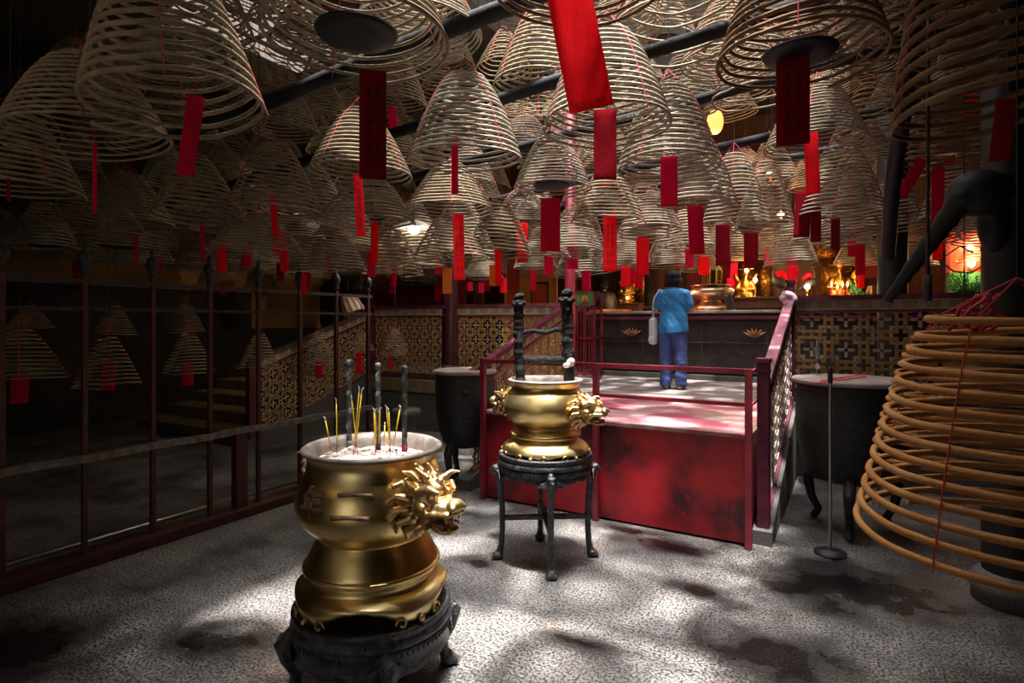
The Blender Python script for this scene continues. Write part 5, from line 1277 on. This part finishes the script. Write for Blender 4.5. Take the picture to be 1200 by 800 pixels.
# low dim coils beyond the fence
low = 'small coils hung low beyond the fence'
put(22, 385, 443, 125, 'small', 'dim low coil beyond the fence at the left edge with writing slip', [(24, 440, 472, 22, 'c', .04, 2)], d=4.75, group=low)
put(126, 395, 452, 85, 'small', 'pale low cone coil beyond the fence, red slip inside, left of centre post', [(128, 425, 457, 17, 'c', .05, 0)], d=5.0, group=low)
put(221, 391, 436, 62, 'small', 'low cone coil beyond the fence between the pale cone and the stone steps', [(220, 424, 452, 14, 'c', 0, None)], d=5.7, group=low)
put(304, 391, 431, 49, 'small', 'low coil hanging before the clay jar', [(303, 420, 444, 6, 'c', 0, None)], d=6.3, group=low)
put(374, 388, 426, 40, 'small', 'low coil crossing the shiny dim step rail', [(374, 423, 443, 8, 'c', 0, None)], d=6.9, group=low)
put(423, 391, 410, 34, 'small', 'low squat dark coil with bright red slip beyond the fence', [(421, 413, 437, 8, 'r', 0, None)], d=7.2, group=low)
put(463, 384, 415, 32, 'small', 'faint low coil in front of the long lattice balustrade', [(458, 415, 433, 4, 'c', 0, None)], d=7.6, group=low)
put(35, 358, 384, 60, 'small', 'faint distant coil above the leftmost low coil', [], d=6.4, group=low)
put(135, 358, 392, 52, 'small', 'faint distant coil above the pale low cone coil', [], d=7.0, group=low)
put(218, 356, 390, 48, 'small', 'faint distant coil above the low cone by the stone steps', [], d=7.6, group=low)
# red ribbon tied at the top of the foreground coil
b = new_bm(); rnd = random.Random(8)
for i in range(7):
    p0 = P(1158, 345, 1.75); p = p0 + Vector((rnd.uniform(-.03, .03), rnd.uniform(-.03, .03), .0)); pts = [p]
    for j in range(5): p = p + Vector((rnd.uniform(-.03, .035), rnd.uniform(-.03, .03), -.022)); pts.append(p)
    tube(b, pts, .006, 5)
o = link('ribbon_knot', b, thread_red, None, True); tag(o, 'tangled red ribbon on top of the big foreground coil', 'ribbon')

# ---- regular rows further in and the upper tier, hung in a grid under the poles
ORD = ['first', 'second', 'third', 'fourth', 'fifth', 'sixth', 'seventh', 'eighth', 'ninth', 'tenth', 'eleventh', 'twelfth', 'thirteenth', 'fourteenth', 'fifteenth', 'sixteenth']
def project(c):
    v = c - Vector((0, 0, EYE)); d = FW.dot(v)
    if d < .3: return None
    return 600 + FOC*RT.dot(v)/d, HOR - FOC*v.z/d, d
rnd = random.Random(21)
def tier(word, xs, ys, z0, z1, kinds, slip_p, mind):
    for j, y in enumerate(ys):
        row = []
        for i, x in enumerate(xs):
            c = Vector((x + rnd.uniform(-.10, .10) + (.35 if j % 2 else 0), y + rnd.uniform(-.10, .10), rnd.uniform(z0, z1)))
            q = project(c)
            if q is None or q[0] < -70 or q[0] > 1270 or q[2] < mind: continue
            if q[1] < -60 or not free(c, .33, .5): continue
            row.append((q[0], c, q[2]))
        row.sort(key=lambda a: a[0])
        for n_, (px, c, d) in enumerate(row):
            k = rnd.choice(kinds); D = rnd.uniform(.60, .68); S = []; sl = 'no slip'
            yawc = math.atan2(c.y, c.x) - PI/2
            if rnd.random() < (slip_p*.75 if px > 500 else slip_p*.15):
                key = rnd.choice('rccd' if px > 450 else 'cdd'); S = [(Vector((rnd.uniform(-.04, .04), rnd.uniform(-.04, .04), -.02)), rnd.uniform(.09, .13), rnd.uniform(.22, .34), key, rnd.uniform(-.06, .06), yawc + rnd.uniform(-.7, .7), None)]
                sl = {'r': 'red slip', 'c': 'crimson slip', 'd': 'maroon slip'}[key]
            coil('coil with %s, %s from the left in %s row of the %s tier' % (sl, ORD[min(n_, 15)], ORD[j], word), c, k, 'coils of the %s tier' % word, D, rnd.uniform(.40, .54), rnd.random()*6.28,
                 (rnd.uniform(-.05, .05), rnd.uniform(-.05, .05)), d < 5, None, rnd.random() < .06, S)
tier('lower', [-10.2 + .76*i for i in range(18)], [3.0 + .74*i for i in range(10)], 2.45, 2.80, ['far', 'far2', 'far', 'bell'], .62, 4.4)
tier('upper', [-10.0 + .84*i for i in range(16)], [2.6 + .86*i for i in range(9)], 3.35, 4.1, ['far', 'far2', 'loose', 'bell2'], .10, 3.6)
tier('top', [-7.5 + .9*i for i in range(10)], [3.4 + .8*i for i in range(7)], 4.35, 4.8, ['far', 'far2', 'loose', 'bell2'], .0, 3.6)
print('COILS', len(PLACED))
